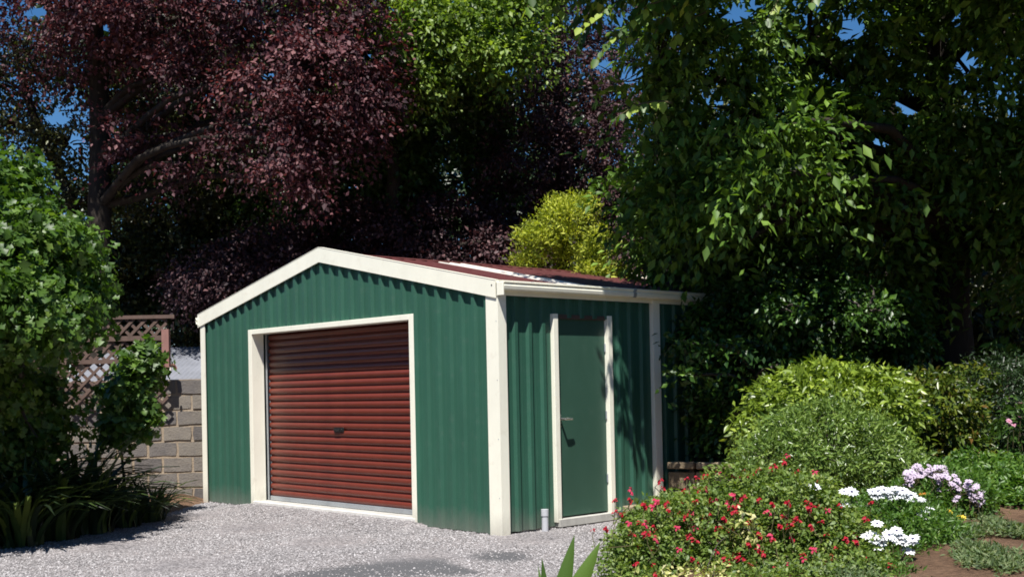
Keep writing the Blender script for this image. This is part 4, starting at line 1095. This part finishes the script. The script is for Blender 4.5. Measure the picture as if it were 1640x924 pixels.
# --- iris blades at bottom
iris = thing('iris_clump', 'upright sword shaped green leaves poking in at bottom centre', 'plant', ground(905, 6.2))
def blade(name, p0, p1, w_, bow, mt, parent, n=7, v=.5, yaw=0):
    p0, p1 = np.array(p0), np.array(p1); d = p1 - p0; side_ = unit(np.cross(d, FW + np.array([yaw, .2, 0])))
    V, F = [], []
    pl = np.array(parent.location)
    for i in range(n):
        t = i / (n - 1); c = p0 + d * t + np.array([0, 0, bow * t * (1 - t)]); ww = w_ * (1 - t ** 2.2) * (.75 + .5 * math.sin(min(1, t * 2) * 1.57)) * .7 + .0008
        V += [c - side_ * ww / 2 - pl, c - FW * ww * .18 - pl, c + side_ * ww / 2 - pl]
    for i in range(n - 1):
        a = 3 * i
        F += [(a, a + 1, a + 4), (a, a + 4, a + 3), (a + 1, a + 2, a + 5), (a + 1, a + 5, a + 4)]
    return link(name, tri_mesh(name, np.array(V), np.array(F), np.full(len(V), v), mt), parent)
for (ax, ay, bx, by, w_, v) in ((885, 1010, 920, 856, .13, .45), (890, 1010, 962, 866, .15, .7), (880, 1010, 868, 893, .07, .3), (878, 1010, 862, 906, .05, .5), (895, 1010, 900, 905, .08, .2), (905, 1015, 940, 925, .09, .6)):
    blade('leaf', at(ax, ay, 6.2), at(bx, by, 6.25 + random.uniform(-.1, .1)), w_, .0, ML['maple'], iris, v=v)

# --- left: maple shrub, hanging branch, strap leaves
bm_ = ground(30, 13.2)
plant('maple_tree', 'bright green small maple at left edge in front of the lattice', 'tree', bm_,
      [(8, 335, 12.4, 52, 70, 1.0, 4500), (52, 400, 12.2, 56, 70, 1.1, 6000), (20, 480, 11.7, 84, 46, 1.1, 7500), (88, 468, 11.9, 40, 28, .8, 3200), (135, 487, 12.5, 34, 18, .4, 1100), (0, 590, 13.6, 50, 40, .5, 900), (10, 640, 13.3, 80, 60, .6, 2400), (40, 680, 13.4, 70, 34, .5, 1200), (10, 285, 12.6, 36, 30, .5, 1300), (60, 700, 12.4, 30, 16, .2, 260), (10, 720, 12.9, 60, 30, .5, 1200),
       (-130, 420, 11.4, 110, 120, 1.5, 9000), (-110, 520, 10.8, 70, 60, .9, 4500), (-40, 505, 11.6, 60, 36, .8, 3500), (50, 495, 11.3, 60, 18, .5, 2400), (-90, 300, 11.6, 80, 90, 1.2, 4000), (-30, 620, 12.2, 40, 60, .5, 1200)],
      ML['maple'], .072, trunk=[bm_, at(30, 560, 13.1), at(20, 330, 13.1)], trunk_r=.07, tmat='bark_pale', per=12, clump_r=.24, flat=.35, tight=.3, aspect=.85, shape='star', droop=.5, up=.7, gap=.28, gapsc=3.2, zs=1.8, hollow=.35, twigs=160, curl=.3, vmix=.6)
bh_ = ground(200, 14.6)
plant('maple_sapling', 'maple sapling with sunlit leaves between the lattice post and block wall', 'tree', bh_,
      [(225, 590, 14.4, 24, 24, .3, 420), (200, 625, 14.3, 34, 24, .35, 700), (205, 665, 14.3, 34, 26, .3, 800), (240, 560, 14.4, 18, 14, .15, 200), (185, 690, 14.3, 22, 16, .2, 300)],
      ML['maple'], .085, trunk=[bh_, at(195, 690, 14.5), at(205, 600, 14.4)], trunk_r=.02, tmat='bark_pale', per=8, clump_r=.13, aspect=.85, shape='star', droop=.5, gap=-.7, hollow=.2, twigs=30, curl=.3)
strap_meshes = []
def strap_mesh(q):
    n = 7; L = 1.0; lean = random.uniform(.45, 1.0); V, F = [], []
    for i in range(n):
        t = i / (n - 1); a = t * lean * 2.3
        x = math.sin(a) / 2.3 / lean if lean > 0 else 0; z_ = (1 - math.cos(a)) / 2.3 / lean
        x, z_ = z_, x      # rises first, then arches over
        ww = .055 * (1 - t ** 3) + .004
        V += [(x, -ww / 2, z_), (x, 0, z_ - .008), (x, ww / 2, z_)]
    for i in range(n - 1):
        a = 3 * i; F += [(a, a + 1, a + 4), (a, a + 4, a + 3), (a + 1, a + 2, a + 5), (a + 1, a + 5, a + 4)]
    return tri_mesh('leaf', np.array(V), np.array(F), np.full(len(V), q / 7), ML['strap'])
strap_meshes = [strap_mesh(q) for q in range(8)]
spots = [(-50, 12.0, 'leftmost clump of arching strap leaves partly outside the frame'), (15, 12.1, 'dark strap leaf clump at the left frame edge under the maple'), (75, 12.6, 'second strap leaf clump from the left edge beside the gravel'),
         (130, 13.1, 'middle strap leaf clump under the low maple branches'), (180, 13.7, 'strap leaf clump below the maple sapling'), (222, 14.2, 'sunlit strap leaf clump nearest the shed by the block wall'),
         (30, 13.2, 'strap leaf clump in the back row behind the left edge clump'), (100, 13.7, 'strap leaf clump in the back row near the lattice foot'), (160, 14.4, 'strap leaf clump in the back row against the block wall')]
for i, (px, D, lab) in enumerate(spots):
    c = thing('agapanthus', lab, 'plant', ground(px + 12, D - .25), 'strap leaved clumps along the left gravel edge')
    for k in range(95 if i not in (0,) else 50):
        a = random.random() * 6.28; q = random.random() ** .5 * .22
        o = link('leaf', random.choice(strap_meshes), c, (q * math.cos(a), q * math.sin(a), -.02), (random.uniform(-.2, .2), random.uniform(-.35, .15), a + random.uniform(-.6, .6)))
        s_ = random.uniform(.75, 1.2) * (.62 if i in (4, 5, 8) else 1.0); o.scale = (s_ * 1.1, s_, s_)
# small dark stone at the foot of the block wall
